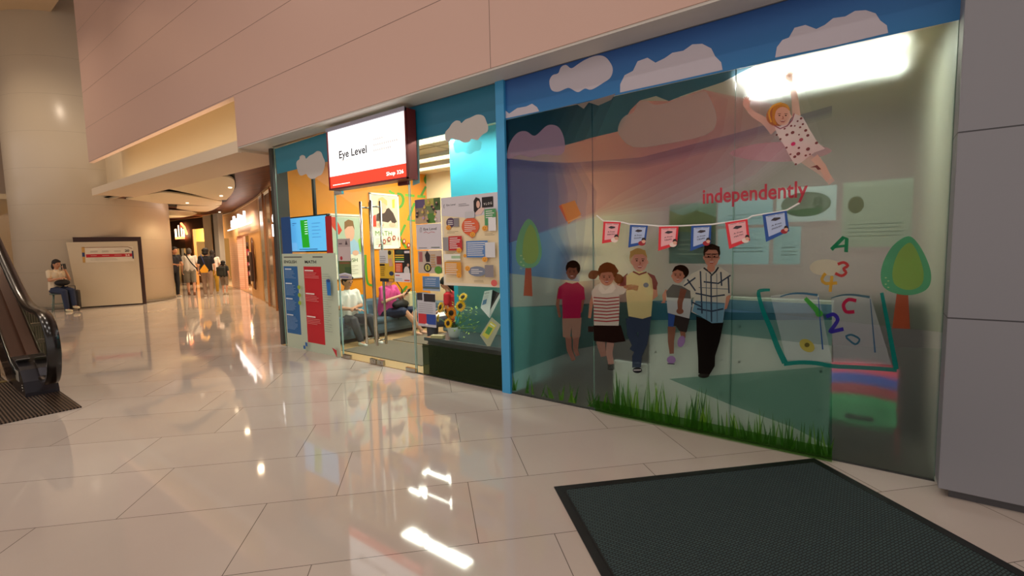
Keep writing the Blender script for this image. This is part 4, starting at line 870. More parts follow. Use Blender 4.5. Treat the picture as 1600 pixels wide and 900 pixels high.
def p7(A):
    qd(A, '1c1a18', 0, 0, 1, .68); A.ell(P('2e4434', .5), .35, .08, .25, .06); qd(A, 'e8dce0', .65, .05, .98, .12)
    for k in range(4): A.line(P(['e8b83a', 'e8d84a', '6ab04a', 'e8e8e8'][k], .5), [(.05, .18+k*.065), (.62, .18+k*.065)], .035)
    qd(A, 'e0562c', .05, .42, .5, .7); rows(A, 'f4d8c8', .1, .45, .47, .05, 5, .014); A.ell(P('dcd8d4', .5), .78, .68, .18, .16); A.ell(P('d8a890', .5), .88, .48, .07, .05); qd(A, 'ece4e8', 0, .72, 1, 1); rows(A, 'c03a4a', .05, .4, .8, .05, 1, .03); rows(A, '8ab0c8', .05, .5, .9, .05, 2, .014); rows(A, 'd85a3a', .62, .98, .95, .05, 1, .04)
poster('poster', 'black, orange and white leaflet beside the yellow one on the right glass door', [(617, 390), (641, 389), (642, 441), (617, 440)], YF, '2a2624', p7)
def p8(A): qd(A, 'b8a8a8', 0, 0, 1, .2); A.poly(P('4a3a40', .5), [(.6, .15), (.7, .03), (.8, .15)]); rows(A, '6a5a60', .1, .4, .12, .04, 1, .03); qd(A, 'd0c0c0', 0, .2, 1, .55); A.ell(P('b83a44', .5), .25, .48, .1, .05); qd(A, '5a6a3a', 0, .55, 1, .88); qd(A, '8a5a3a', .1, .58, .9, .62); qd(A, '3f5a34', .5, .7, 1, .88); A.line(P('e0e0f0', .5), [(0, .9), (.5, .86), (1, .9)], .04); rows(A, '4a5aa0', .1, .8, .95, .04, 1, .02)
poster('poster', 'tall narrow leaflet with a green lower half on the left glass door', [(528, 373), (548, 373), (549, 436), (530, 436)], YF, 'c0b4b4', p8)
# left pane: coloured panels and the big timetable poster
poster('window_film', 'navy blue film block behind and left of the information screen', [(440, 339), (513, 338), (514, 397), (442, 397)], -.001, '1f4f8c', lambda A: A.poly(P('b8202a', .5), [(.80, -.1), (1, -.1), (1, 1), (.80, 1)]), cat='window film') if False else None
for nm, lb, pxs, c in (('window_film', 'navy blue film block left of the information screen', [(439, 340), (456, 340), (457, 397), (443, 397)], '1c4f8f'), ('window_film', 'dark red film block right of the information screen', [(508, 338), (520, 337), (521, 397), (509, 397)], 'b01c26')):
    a, b_ = wy(*pxs[0], 0), wy(*pxs[2], 0); bm = bmesh.new(); box(bm, a.x, b_.x, -.003, -.001, 1.455, a.z); tag(finish(nm, bm, P(c, .4)), lb, 'window film')
def tt(A):
    qd(A, '2a6aa8', .02, .13, .30, .84); qd(A, 'c8202c', .42, .13, .74, .90)
    A.text(P('3a3a3a', .5), 'ENGLISH', (.04, .098), (.29, .098), .03, .02); A.text(P('3a3a3a', .5), 'MATH', (.45, .098), (.66, .098), .03, .02); rows(A, '5a5a58', .04, .4, .035, .02, 1, .01, .01); rows(A, '5a5a58', .6, .78, .035, .02, 1, .01, .01)
    for v0, n in ((.16, 6), (.31, 8), (.47, 8), (.64, 10)): A.line(P('cfe0f0', .5), [(.05, v0), (.18, v0)], .014); rows(A, '8fb4dc', .05, .27, v0+.02, .014, n, .004)
    for v0 in (.17, .40, .63): A.line(P('f4e0dc', .5), [(.46, v0), (.62, v0)], .014); rows(A, 'e89a98', .46, .72, v0+.022, .016, 4, .004)
    rows(A, '9aa49a', .78, .94, .2, .022, 26, .004); A.poly(P('2a7ac8', .5), [(.86, .25), (.93, .25), (.93, .40), (.87, .40)]); A.ell(P('2a4a8a', .5), .9, .26, .03, .015)
    for v0 in (.34, .42, .5): A.ell(P('9ab83a', .5), .36, v0, .03, .022)
    A.poly(P('2a6ab0', .5), [(.42, .895), (.46, .90), (.46, .94), (.42, .935)]).poly(P('2a6ab0', .5), [(.38, .935), (.42, .935), (.42, .97), (.38, .97)]); A.poly(P('c8303a', .5), [(.9, .90), (.98, .92), (.98, .99)])
poster('timetable_poster', 'tall pale green window poster with blue ENGLISH and red MATH columns on the leftmost pane', [(441, 396), (526, 396), (532, 561), (449, 541)], YF, 'c4d2bc', tt)

# ================================================================== THE ROOM BEHIND THE MURAL
def board(label, px0, px1, ztop, y=.06):
    a, b_ = wy(px0, 550, y).x, wy(px1, 550, y).x; t = thing('drywall_board', label, 'board', (a, y, .01), 0, 'white boards standing behind the mural glass')
    bm = bmesh.new(); box(bm, a+.004, b_-.004, y, y+.03, .01, ztop); finish('panel', bm, P('e6eee6', .7), t)
    n = 0
    for x in (a+.06, b_-.06):
        for k in range(1, 4):
            z = ztop*k/4+.05
            bm = bmesh.new(); cyl(bm, (x, y-.004, z), (x, y+.001, z), .008, seg=8); finish('screw', bm, P('3a3f3c', .5), t)
board('low white board behind the glass below the running boys, shortest of the row', 958, 1013, .47)
board('tall white board with screws behind the boy in plaid', 1014, 1141, 1.08)
board('tall white board with screws behind the open book print', 1142, 1300, 1.08)
# papers taped inside the glass seen from behind
def backpaper(label, px, c, draw=None, y=.05):
    cc = [wy(p[0], p[1], y) for p in px]; x0, x1, z0, z1 = cc[0].x, cc[2].x, cc[2].z, cc[0].z
    t = thing('taped_sheet', label, 'sheet', (x0, y, z0), 0, 'sheets taped behind the mural glass'); bm = bmesh.new(); bm.faces.new([bm.verts.new(v) for v in ((x0, y, z0), (x1, y, z0), (x1, y, z1), (x0, y, z1))]); finish('paper', bm, thin_paper(c), t)
    if draw: A = Art(quadplane((x0, y-.001, z1), (x1-x0, 0, 0), (0, 0, z0-z1), (0, -1, 0)), step=.0006); draw(A); A.done('drawing', t)
backpaper('landscape photo sheet with green hills behind the red word, at the left of the sheets', [(1046, 320), (1116, 316), (1118, 412), (1046, 412)], '6f8a7c', lambda A: (A.poly(P('7a8a4a', .6), [(0, .1), (.3, .2), (.6, .12), (1, .25), (1, .5), (0, .45)]), A.poly(P('4f7a80', .6), [(0, .45), (1, .5), (1, 1), (0, 1)]), rows(A, 'a8bcb8', .2, .9, .6, .08, 4, .02)))
backpaper('wide pale blue sheet behind the word, upper middle of the sheets', [(1122, 314), (1206, 308), (1207, 350), (1122, 352)], 'a8c4d4', lambda A: rows(A, '7a9aa4', .2, .8, .6, .15, 2, .02))
backpaper('white sheet with an oval green logo behind the end of the string', [(1214, 296), (1307, 292), (1306, 344), (1214, 350)], 'c8d4dc', lambda A: (A.ell(P('a8b8a8', .6), .5, .5, .42, .36), A.ell(P('c8d4cc', .6), .5, .48, .38, .3), A.poly(P('7fae84', .6), [(.15, .65), (.8, .62), (.7, .82), (.4, .86)]), A.text(P('9aa898', .6), '8', (.62, .6), (.78, .6), .3, .03)))
backpaper('pale blue sheet under the wide one, behind the red and blue flags', [(1122, 358), (1201, 355), (1201, 413), (1122, 413)], 'a8c8d8', lambda A: (rows(A, '7f98a0', .3, .9, .55, .1, 2, .02), A.line(P('8aa4ac', .6), [(.5, .45), (.6, .25), (.75, .3), (.85, .45)], .012)))
backpaper('small pale blue sheet right of the last flag', [(1209, 355), (1272, 352), (1250, 413), (1209, 413)], 'a8c4d0', lambda A: rows(A, '7f98a0', .3, .9, .55, .1, 3, .02))
backpaper('large pale grey sheet with a faint round drawing at the right of the sheets', [(1318, 286), (1423, 280), (1423, 385), (1318, 385)], 'b4b8ae', lambda A: (A.ell(P('a09c7c', .6), .2, .35, .12, .13), rows(A, 'a4aca4', .1, .9, .65, .06, 4, .01)))
# step ladder
L = thing('step_ladder', 'grey metal step ladder standing behind the mural glass at the boy in magenta', 'ladder', (-2.55, .75, 0)); LM = P('6f8286', .4, .4)
lx0, lx1 = wy(884, 385, .6).x, wy(922, 385, .6).x
for s_, x in ((-1, lx0), (1, lx1)):
    bm = bmesh.new(); tube(bm, [(x-s_*-.08, .42, .01), (x, .62, 1.50)], .026, 6); finish('front_rail', bm, LM, L)
    bm = bmesh.new(); tube(bm, [(x-s_*-.06, .81, .01), (x, .66, 1.46)], .02, 6); finish('rear_leg', bm, LM, L)
for k in range(4):
    z = .3+k*.3; f = z/1.5; bm = bmesh.new(); box(bm, lx0-.08*(1-f), lx1+.08*(1-f), .42+.2*f-.05, .42+.2*f+.05, z, z+.03); finish('tread', bm, LM, L)
bm = bmesh.new(); box(bm, lx0-.03, lx1+.03, .55, .72, 1.38, 1.42, 0, .005); finish('top_cap', bm, P('5a6a70', .4), L)
bm = bmesh.new(); tube(bm, spline([Vector((lx0, .62, 1.50)), Vector((lx0+.05, .62, 1.47)), Vector(((lx0+lx1)/2, .62, 1.455)), Vector((lx1-.05, .62, 1.47)), Vector((lx1, .62, 1.50))], 4, False), .012, 6); finish('handle_bar', bm, LM, L)
# stacked children's chairs
def kchair(i, z, col, label):
    X = -.09; Y0 = .09+.05*i; t = thing('child_chair', label, 'chair', (X, .3+Y0, z), 0, 'stacked small plastic chairs'); C_ = P(col, .4)
    bm = bmesh.new(); box(bm, X-.19, X+.19, Y0+.12, Y0+.42, z+.19, z+.21, 0, .008); finish('seat', bm, C_, t)
    bm = bmesh.new(); n = 8
    ring = [(X-.2+.4*k/n, Y0+.10-.04*math.sin(PI*k/n)) for k in range(n+1)]
    f = [bm.verts.new((x, y, z+.24)) for x, y in ring]+[bm.verts.new((x, y, z+.41+.03*math.sin(PI*k/n))) for k, (x, y) in enumerate(ring)]
    for k in range(n): bm.faces.new([f[k], f[k+1], f[n+2+k], f[n+1+k]])
    r = bmesh.ops.solidify(bm, geom=bm.faces[:], thickness=.018); finish('backrest', bm, C_, t, smooth=True)
    bm = bmesh.new(); box(bm, X-.08, X+.08, Y0+.03, Y0+.075, z+.27, z+.295, 0, .008); finish('hand_slot', bm, P('101010', .6), t)
    for sx in (-1, 1):
        bm = bmesh.new(); tube(bm, [(X+sx*.215, Y0+.08, z+.012), (X+sx*.205, Y0+.12, z+.2), (X+sx*.20, Y0+.10, z+.38)], .010, 6); finish('leg', bm, P('b04a50', .4), t)
        bm = bmesh.new(); tube(bm, [(X+sx*.2, Y0+.46, z+.012), (X+sx*.18, Y0+.41, z+.2)], .010, 6); finish('leg', bm, P('b04a50', .4), t)
kchair(0, 0, '27995a', 'small green plastic chair at the bottom of the stack behind the glass')
kchair(1, .065, 'a8283a', 'dark red plastic chair, second from the bottom of the stack')
kchair(2, .13, '2850b4', 'blue plastic chair, second from the top of the stack')
kchair(3, .195, 'e04a68', 'pink red plastic chair, topmost of the stack behind the glass')
# dark low cabinets, added to hide the lit floor and darken the view
for x0, x1, z, c, lb in ((-1.58, -.55, 1.0, '34332c', 'dark low cabinet behind the tall white boards, added to darken the view'), (-.53, .27, 1.0, '2c2b26', 'dark low cabinet behind the stack of small chairs, added to darken the view'), (-2.93, -2.3, .98, '262018', 'dark olive low cabinet behind the printed tree, added to darken the view'), (-2.28, -1.60, .88, '2a2218', 'dark brown low cabinet behind the ladder, added to darken the view')):
    t = thing('darkening_cabinet', lb, 'cabinet', (x0, .86, .01)); bm = bmesh.new(); box(bm, x0, x1, .86, 1.3, .01, z, 0, .008); finish('body', bm, P(c, .5), t)
    for k in (0, 1):
        w_ = (x1-x0)/2; bm = bmesh.new(); box(bm, x0+k*w_+.01, x0+(k+1)*w_-.01, 0.84, .86, .05, z-.03, 0, .004); d_ = finish('door', bm, P(c, .45), t)
        bm = bmesh.new(); cyl(bm, (x0+w_+(.05 if k else -.05), .83, z*.5), (x0+w_+(.05 if k else -.05), .83, z*.6), .006, seg=8); finish('handle', bm, STEEL, d_)
qbox('floor_mural_room', -2.95, .3, .02, YB, .008, .012, P('3c3628', .8), st=True)
qbox('wall_mural_shade_band', -2.95, .3, YB-.02, YB, .012, 1.2, P('3a372e', .6), st=True)  # dark band on the lower back wall, its shade put into the colour
# ================================================================== ENTRANCE MAT
MO = gz(1272, 717); MO.z = 0; ma = math.radians(-135+1.5)
ex = Vector((math.cos(math.radians(-132.7)), math.sin(math.radians(-132.7)), 0)); ey = Vector((-ex.y, ex.x, 0))
t = thing('entrance_mat', 'large dark green ribbed entrance mat with a black rubber border on the tile floor', 'mat', (MO+ex*.92+ey*1.3))
WM, LM_ = 1.84, 2.6
def mrect(bm, a0, a1, b0, b1, z0, z1):
    prism(bm, [MO+ex*a+ey*b_+Vector((0, 0, z0)) for a, b_ in ((a0, b0), (a1, b0), (a1, b1), (a0, b1))], None, (0, 0, z1-z0))
bm = bmesh.new(); bd = .055
for r_ in ((0, WM, 0, bd), (0, WM, LM_-bd, LM_), (0, bd, bd, LM_-bd), (WM-bd, WM, bd, LM_-bd)): mrect(bm, *r_, 0, .006)
for a in (bd-.008, WM-bd-.002): mrect(bm, a, a+.01, bd, LM_-bd, 0, .009)
mrect(bm, bd, WM-bd, bd-.008, bd+.002, 0, .009)
finish('rubber_border', bm, P('101313', .5), t)
m = bpy.data.materials.new('woven_mat'); m.use_nodes = True; nt = m.node_tree; b = nt.nodes['Principled BSDF']; b.inputs['Roughness'].default_value = .85
tc = nt.nodes.new('ShaderNodeTexCoord'); mp = nt.nodes.new('ShaderNodeMapping'); mp.inputs['Rotation'].default_value = (0, 0, math.radians(132.7)); wv = nt.nodes.new('ShaderNodeTexVoronoi'); wv.inputs['Scale'].default_value = 95; mp.inputs['Scale'].default_value = (1, .55, 1)
br = nt.nodes.new('ShaderNodeTexBrick'); br.inputs['Scale'].default_value = 1; br.inputs['Brick Width'].default_value = .022; br.inputs['Row Height'].default_value = .011; br.inputs['Mortar Size'].default_value = .0022
br.inputs['Color1'].default_value = lin('3c4f4f'); br.inputs['Color2'].default_value = lin('33474a'); br.inputs['Mortar'].default_value = lin('16201f')
bp_ = nt.nodes.new('ShaderNodeBump'); bp_.inputs['Distance'].default_value = .004; bp_.inputs['Strength'].default_value = .8
nt.links.new(tc.outputs['Object'], mp.inputs[0]); nt.links.new(mp.outputs[0], br.inputs[0]); nt.links.new(br.outputs[0], b.inputs['Base Color']); nt.links.new(br.outputs['Fac'], bp_.inputs['Height']); bp_.invert = True; nt.links.new(bp_.outputs[0], b.inputs['Normal'])
bm = bmesh.new(); mrect(bm, bd, WM-bd, bd, LM_-bd, 0, .007); finish('woven_field', bm, m, t)

# ================================================================== ESCALATOR
E = thing('escalator', 'dark escalator foot with black handrail and ribbed steel landing plate at the left edge', 'escalator', (-7.2, -3.4, 0))
DM = P('3c3a40', .28, .75); BR_ = P('5c4338', .25, .8); RUB = P('0c0a09', .2, spec=.6)
rm = bpy.data.materials.new('ribbed_steel'); rm.use_nodes = True; nt = rm.node_tree; b = nt.nodes['Principled BSDF']; b.inputs['Metallic'].default_value = .7; b.inputs['Roughness'].default_value = .42
tc = nt.nodes.new('ShaderNodeTexCoord'); wv = nt.nodes.new('ShaderNodeTexWave'); wv.bands_direction = 'Y'; wv.inputs['Scale'].default_value = 12; cr = nt.nodes.new('ShaderNodeValToRGB'); cr.color_ramp.elements[0].color = lin('1c1512'); cr.color_ramp.elements[1].color = lin('7a675a'); cr.color_ramp.elements[0].position = .25
nt.links.new(tc.outputs['Object'], wv.inputs[0]); nt.links.new(wv.outputs[0], cr.inputs[0]); nt.links.new(cr.outputs[0], b.inputs['Base Color'])
bm = bmesh.new(); box(bm, -8.3, -6.26, -4.15, -2.72, 0, .012); finish('landing_plate', bm, rm, E)
YH = -2.85
def rail_path(y):
    p = [(-7.05, .21), (-6.85, .205), (-6.66, .25), (-6.52, .38), (-6.45, .58), (-6.50, .77), (-6.65, .88), (-6.9, .925), (-7.2, .93), (-7.5, .95), (-7.8, 1.02), (-8.2, 1.17), (-9.13, 1.60), (-10.2, 2.12), (-12.2, 3.12), (-15, 4.5)]
    return [(v.x, y, v.z) for v in spline([Vector((a, 0, c)) for a, c in p], 5, False)]
for y, s_ in ((YH, 1), (-3.98, -1)):
    rp = rail_path(y)
    prof = [(-.042, -.012), (-.036, -.02), (.036, -.02), (.042, -.012), (.042, .010), (.030, .022), (-.030, .022), (-.042, .010)]
    bm = bmesh.new(); sweep(bm, rp, prof, 0, up=Vector((0, 1, 0)).cross(Vector((1, 0, 0)))*-1 if False else Vector((0, 1, 0)))
    # profile axes: side = t x up (vertical-ish), normal = along y  -> swap
    bm.free(); bm = bmesh.new(); sweep(bm, rp, [(b_*1.35, a*1.3) for a, b_ in prof], 0, up=Vector((0, 1, 0))); finish('handrail', bm, RUB, E)
    # glass panel under the rail
    bm = bmesh.new(); top = [Vector((p[0], y-.005, p[2]-.02)) for p in rp[25:]]; low = []
    deck = lambda x: .16+max(0, (-7.75-x))*.49
    newel = [Vector((p[0]-.02, y-.005, p[2])) for p in rp[8:25]]
    poly = newel+top+[Vector((-15, y-.005, deck(-15)+.12)), Vector((-10, y-.005, deck(-10)+.12)), Vector((-7.75, y-.005, .26)), Vector((-7.1, y-.005, .2))]
    prism(bm, poly, None, (0, .01, 0)); finish('balustrade_glass', bm, clear_glass((.42, .46, .40)), E)
    # inner profile strip just below the rail
    bm = bmesh.new(); prism(bm, [Vector((-7.6, y-.13, .02)), Vector((-7.6, y-.13, .20)), Vector((-7.95, y-.13, .28)), Vector((-15, y-.13, deck(-15)+.10)), Vector((-15, y-.13, deck(-15)-.5)), Vector((-8.5, y-.13, .0)), ], None, (0, .26, 0)); finish('skirt_casing', bm, BR_, E)
    bm = bmesh.new(); tube(bm, [(-7.6, y-.14, .21), (-7.95, y-.14, .29), (-15, y-.14, deck(-15)+.11)], .018, 6, up=Vector((0, 1, 0))); finish('deck_edge', bm, RUB, E)
# newel foot casing at the near corner
bm = bmesh.new(); prof = [(-7.2, .012), (-7.2, .05), (-7.26, .16), (-7.4, .27), (-7.62, .33), (-7.9, .36), (-8.0, .012)]
prism(bm, [Vector((x, -2.99, z)) for x, z in prof], None, (0, .27, 0)); finish('newel_casing', bm, DM, E)
bm = bmesh.new(); box(bm, -.09, .09, -.055, .055, 0, .003); bm.transform(Matrix.Translation((-7.66, -2.93, .34)) @ Matrix.Rotation(-.3, 4, 'Y')); finish('instruction_label', bm, P('cfc8bc', .5), E)
bm = bmesh.new(); box(bm, -.08, .08, -.004, 0, 0, .11); bm.transform(Matrix.Translation((-7.55, -2.994, .14))); finish('instruction_label', bm, P('c4bcb0', .5), E)
for k in range(3):
    bm = bmesh.new(); cyl(bm, (-7.33, -2.996, .12-k*.03), (-7.33, -2.985, .12-k*.03), .009, seg=10); finish('bolt', bm, STEEL, E)
bm = bmesh.new(); box(bm, -8.4, -8.28, -3.86, -3.0, .0, .02); finish('comb_plate', bm, P('8a7448', .4, .6), E)
for k in range(16):
    bm = bmesh.new(); x = -8.4-k*.4; z = max(0, k-.5)*.2; box(bm, x-.4, x, -3.84, -3.0, z-.18, z+.01); finish('step', bm, rm, E)

# ================================================================== FREE STANDING BOARD BY THE DRUM
n = Vector((1.48, -.58, 0)).normalized(); c = n.x*-18.24+n.y*-.47
along = Vector((.58, 1.48, 0)).normalized()
A0 = Vector((-18.24, -.42, 0))
K = thing('price_board', 'white panel on a dark brown frame standing against the round column, with a price poster', 'display board', A0)
def bp3(s_, z, d=0): return A0+along*s_+n*d+Vector((0, 0, z))
bm = bmesh.new(); prism(bm, [bp3(.02, 0, -.03), bp3(.02, 2.02, -.03), bp3(1.56, 2.02, -.03), bp3(1.56, 0, -.03)], None, n*.07); finish('dark_frame', bm, P('3a221a', .35), K)
bm = bmesh.new(); prism(bm, [bp3(.02, .04, .045), bp3(-.12, 1.88, .045), bp3(1.47, 1.89, .045), bp3(1.47, .04, .045)], None, n*.05); finish('white_panel', bm, P('cfc0a4', .5), K)
t = thing('price_poster', 'price poster with a red band and decorative ends on the white panel by the column', 'poster', bp3(.18, 1.3, .096))
bm = bmesh.new(); prism(bm, [bp3(.20, 1.30, .097), bp3(.20, 1.74, .097), bp3(1.36, 1.74, .097), bp3(1.36, 1.30, .097)], None, n*.002); finish('sheet', bm, P('ddd2bc', .5), t)
A = Art(lambda u, v, off: bp3(.20+u*1.16, 1.74-v*.44, .0995+off), step=.0008)
A.poly(P('c0202a', .5), [(.07, .47), (.98, .47), (.98, .68), (.07, .68)]); A.poly(P('c89a50', .5), [(0, 0), (.06, 0), (.05, 1), (0, 1)]).poly(P('2a3a6a', .5), [(.0, .35), (.05, .35), (.05, .62), (0, .62)]).poly(P('2a3450', .5), [(.97, .3), (1, .3), (1.0, .85), (.97, .8)])
A.line(P('8a5a2a', .5), [(.02, .03), (.9, .03), (.98, .15)], .03)
A.text(P('3a3a3a', .5), '20', (.83, .36), (.92, .36), .16, .02).text(P('f0e0d0', .5), '24', (.83, .64), (.92, .64), .13, .02)
for u in (.16, .38, .62): rows(A, '9a9284', u, u+.14, .27, .07, 2, .02, .03); rows(A, 'e0b0a0', u, u+.14, .57, .06, 1, .03, .03)
rows(A, 'b0a894', .15, .7, .78, .08, 2, .015); A.done('print', t)
# dark bench/bag heap beside the board
t = thing('black_trolley_bag', 'black wheeled bag standing between the seated woman and the board', 'bag', (-17.6, -.68, 0))
bm = bmesh.new(); xbox(bm, Matrix.Translation((-17.62, -.66, .05)) @ Matrix.Rotation(1.1, 4, 'Z'), .34, .22, .52, 0, .05); finish('body', bm, P('1c1a1c', .6), t)
bm = bmesh.new(); tube(bm, [(-17.66, -.72, .5), (-17.66, -.72, .68), (-17.58, -.58, .68), (-17.58, -.58, .5)], .011, 6, up=Vector((1, 0, 0))); finish('handle', bm, P('3a3a3c', .3, .8), t)
for d_ in (-.12, .12):
    bm = bmesh.new(); q = Vector((-17.62, -.66, .035))+Vector((math.cos(1.1), math.sin(1.1), 0))*d_; cyl(bm, q+Vector((.0, -.015, 0)), q+Vector((0, .015, 0)), .035, seg=14); finish('wheel', bm, P('2a2a2a', .5), t)

# ================================================================== BOUTIQUE ON THE CURVED WALL
def cv(px, py0=0):
    """point of the curved shop line seen at image column px (floor trace)"""
    best = None
    for i in range(len(CURVE)-1):
        a, b_ = Vector((*CURVE[i], 0)), Vector((*CURVE[i+1], 0))
        for k in range(12):
            p = a.lerp(b_, k/12); d = p-CAMLOC; q = 800+FPX*d.dot(CR)/d.dot(CF)
            if best is None or abs(q-px) < best[0]: best = (abs(q-px), p)
    return best[1]
def curve_pts(x0, x1, k=4):
    pts = spline([Vector((x, y, 0)) for x, y in CURVE], 6, False); return [p for p in pts if x1 <= p.x <= x0]
def curved_wall(name, x0, x1, z0, z1, th, m, off=0, st=True, parent=None):
    pts = curve_pts(x0, x1); bm = bmesh.new(); A_ = []
    for i, p in enumerate(pts):
        t_ = (pts[min(i+1, len(pts)-1)]-pts[max(0, i-1)]).normalized(); nn = Vector((t_.y, -t_.x, 0)); nn = nn if nn.y > 0 else -nn
        A_.append([bm.verts.new(p+nn*(off+d)+Vector((0, 0, z))) for d, z in ((0, z0), (0, z1), (th, z1), (th, z0))])
    for i in range(len(A_)-1):
        for j in range(4): f = bm.faces.new([A_[i][j], A_[i][(j+1) % 4], A_[i+1][(j+1) % 4], A_[i+1][j]]); f.smooth = False
    bm.faces.new(A_[0]); bm.faces.new(list(reversed(A_[-1])))
    return struct(name, bm, m, parent) if st else finish(name, bm, m, parent)
BF = P('caa076', .4); PINKM = bpy.data.materials.new('mosaic'); PINKM.use_nodes = True; nt = PINKM.node_tree; b = nt.nodes['Principled BSDF']; b.inputs['Roughness'].default_value = .3
tc = nt.nodes.new('ShaderNodeTexCoord'); bk_ = nt.nodes.new('ShaderNodeTexBrick'); bk_.offset = 0; bk_.inputs['Scale'].default_value = 1; bk_.inputs['Brick Width'].default_value = .08; bk_.inputs['Row Height'].default_value = .08; bk_.inputs['Mortar Size'].default_value = .006
mp = nt.nodes.new('ShaderNodeMapping'); mp.inputs['Rotation'].default_value = (PI/2, 0, 0)
bk_.inputs['Color1'].default_value = lin('e2b196'); bk_.inputs['Color2'].default_value = lin('d9a58c'); bk_.inputs['Mortar'].default_value = lin('c08e70')
nt.links.new(tc.outputs['Object'], mp.inputs[0]); nt.links.new(mp.outputs[0], bk_.inputs[0]); nt.links.new(bk_.outputs[0], b.inputs['Base Color'])
# near end: copper faced pier and mirrored glass
COP = P('b87a4a', .16, .9)
curved_wall('wall_copper_end', -7.7, -9.2, 0, 3.12, .12, COP)
curved_wall('wall_mirror_glass', -9.2, -13.4, .06, 3.0, .03, P('b4aa98', .12, .6))
curved_wall('baseboard_curved', -9.2, -14.6, 0, .06, .04, P('b8946a', .3, .6))
for x in (-9.4, -10.6, -12.0, -13.35):
    p = min(curve_pts(-7.7, -24), key=lambda q: abs(q.x-x)); bm = bmesh.new(); xbox(bm, Matrix.Translation((p.x, p.y-.03, 0)) @ Matrix.Rotation(-.46, 4, 'Z'), .05, .05, 3.1)
    tag(finish('copper_post', bm, COP), {-9.4: 'polished copper post nearest the Eye Level shop corner', -10.6: 'polished copper post, second from the shop corner', -12.0: 'polished copper post in the middle of the mirrored glass', -13.35: 'polished copper post beside the wooden arch panel'}[x], 'post')
curved_wall('wall_grey_glass', -13.4, -14.6, .06, 3.08, .04, P('78847c', .15, .4))
curved_wall('trim_9', -7.7, -23.3, 3.06, 3.12, .02, P('d8b888', .3), off=-.04)
curved_wall('wall_boutique_fascia', -14.8, -23.3, 2.12, 3.08, .25, BF)
curved_wall('wall_boutique_arch', -14.6, -17.2, 0, 2.12, .10, P('c48f52', .4))
curved_wall('wall_boutique_mosaic', -20.2, -22.3, 0, 2.12, .30, PINKM)
qbox('wall_boutique_back', -23.4, -12, 7.3, 7.4, 0, 3.1, P('caa27c', .6), st=True)
bm = bmesh.new(); prism(bm, [Vector((-12, 2.6, .005)), Vector((-14.6, 3.2, .005)), Vector((-17.6, 4.1, .005)), Vector((-21.6, 5.3, .005)), Vector((-23.4, 5.65, .005)), Vector((-23.4, 7.3, .005)), Vector((-12, 7.3, .005))], None, (0, 0, .006)); struct('floor_boutique', bm, P('a0764a', .35))
qbox('ceiling_boutique', -23.4, -12, 5.7, 7.3, 2.9, 2.95, P('d8b890', .6), st=True)
area('boutique_light', (-18.6, 5.9, 2.8), 1.6, 130, (1, .82, .6), sizey=.8); area('boutique_light', (-21.8, 6.4, 2.8), 1.4, 60, (1, .78, .55), sizey=.5)
# arch cut outline on wooden panel
t = thing('arch_rack', 'wooden arch shaped hanging rack with dark clothes on the boutique front', 'rack', cv(410)); 
p0 = min(curve_pts(-7.7, -24), key=lambda q: abs(q.x+16.1)); tx = Vector((-.93, .36, 0)).normalized(); nn = Vector((-.36, -.93, 0))
def ap(s_, z, d): return p0+tx*s_+nn*d+Vector((0, 0, z))
for w_, d_ in ((.34, .05), (.22, .05)):
    bm = bmesh.new(); pts = [ap(-w_, .3, d_)]+[ap(-w_*math.cos(a), 1.5+w_*1.3*math.sin(a), d_) for a in [PI*k/10 for k in range(11)]]+[ap(w_, .3, d_)]; tube(bm, pts, .022, 6, up=Vector((0, 1, 0))); finish('arch_hoop', bm, P('5a3014', .4), t)
bm = bmesh.new(); box(bm, -.16, .16, -.05, .05, .55, 1.5, 0, .04); bm.transform(Matrix.Translation(p0+nn*.1) @ Matrix.Rotation(-.37, 4, 'Z')); finish('hanging_coat', bm, P('4a3428', .8), t)
# lit lettering
def sign_letters(root, s, size, p, xdir, m, bold=.02, ext=.02, sx=1.):
    bm = bmesh.new(); put_text(bm, s, size, p, xdir, (0, 0, 1), ext, bold, sx=sx); finish('letters', bm, m, root)
S2 = thing('boutique_sign', 'white glowing script shop sign on the brown boutique fascia', 'sign', (-17.3, 3.9, 2.3)); 
pa, pb = cv(369), cv(411)
xd = (pb-pa).normalized(); nn2 = Vector((xd.y, -xd.x, 0)); GLW = P('fff4f0', .4, emit=2.6)
sign_letters(S2, 'sallandstral', (pb-pa).length*.078, (pa+pb)/2+nn2*.16+Vector((0, 0, 2.45)), xd, GLW, .012, .03, 1.6)
bm = bmesh.new(); prism(bm, [pa+xd*.1+nn2*.14+Vector((0, 0, 2.37)), pb-xd*.2+nn2*.14+Vector((0, 0, 2.37)), pb-xd*.2+nn2*.14+Vector((0, 0, 2.40)), pa+xd*.1+nn2*.14+Vector((0, 0, 2.40))], None, nn2*.04); finish('underline', bm, GLW, S2)
S3 = thing('projecting_sign', 'small round white glowing blade sign on the copper post', 'sign', (-11.4, 1.75, 2.3))
B0 = wy(431, 341, 1.35)
bm = bmesh.new(); cyl(bm, B0+Vector((0, .03, 0)), B0-Vector((0, .03, 0)), .11, seg=24); finish('disc', bm, P('f4f8ff', .4, emit=1.6), S3)
bm = bmesh.new(); box(bm, B0.x-.14, B0.x+.06, B0.y-.03, B0.y+.03, B0.z-.38, B0.z-.12, 0, .01); finish('lower_plate', bm, P('f4f8ff', .4, emit=1.5), S3)
bm = bmesh.new(); box(bm, B0.x-.06, B0.x+.06, B0.y-.03, B0.y+.03, B0.z-.56, B0.z-.42, 0, .01); finish('red_tag', bm, P('d8402a', .5), S3)
bm = bmesh.new(); box(bm, B0.x-.02, B0.x+.02, B0.y+.03, B0.y+.45, B0.z-.14, B0.z-.10); finish('bracket', bm, COP, S3)
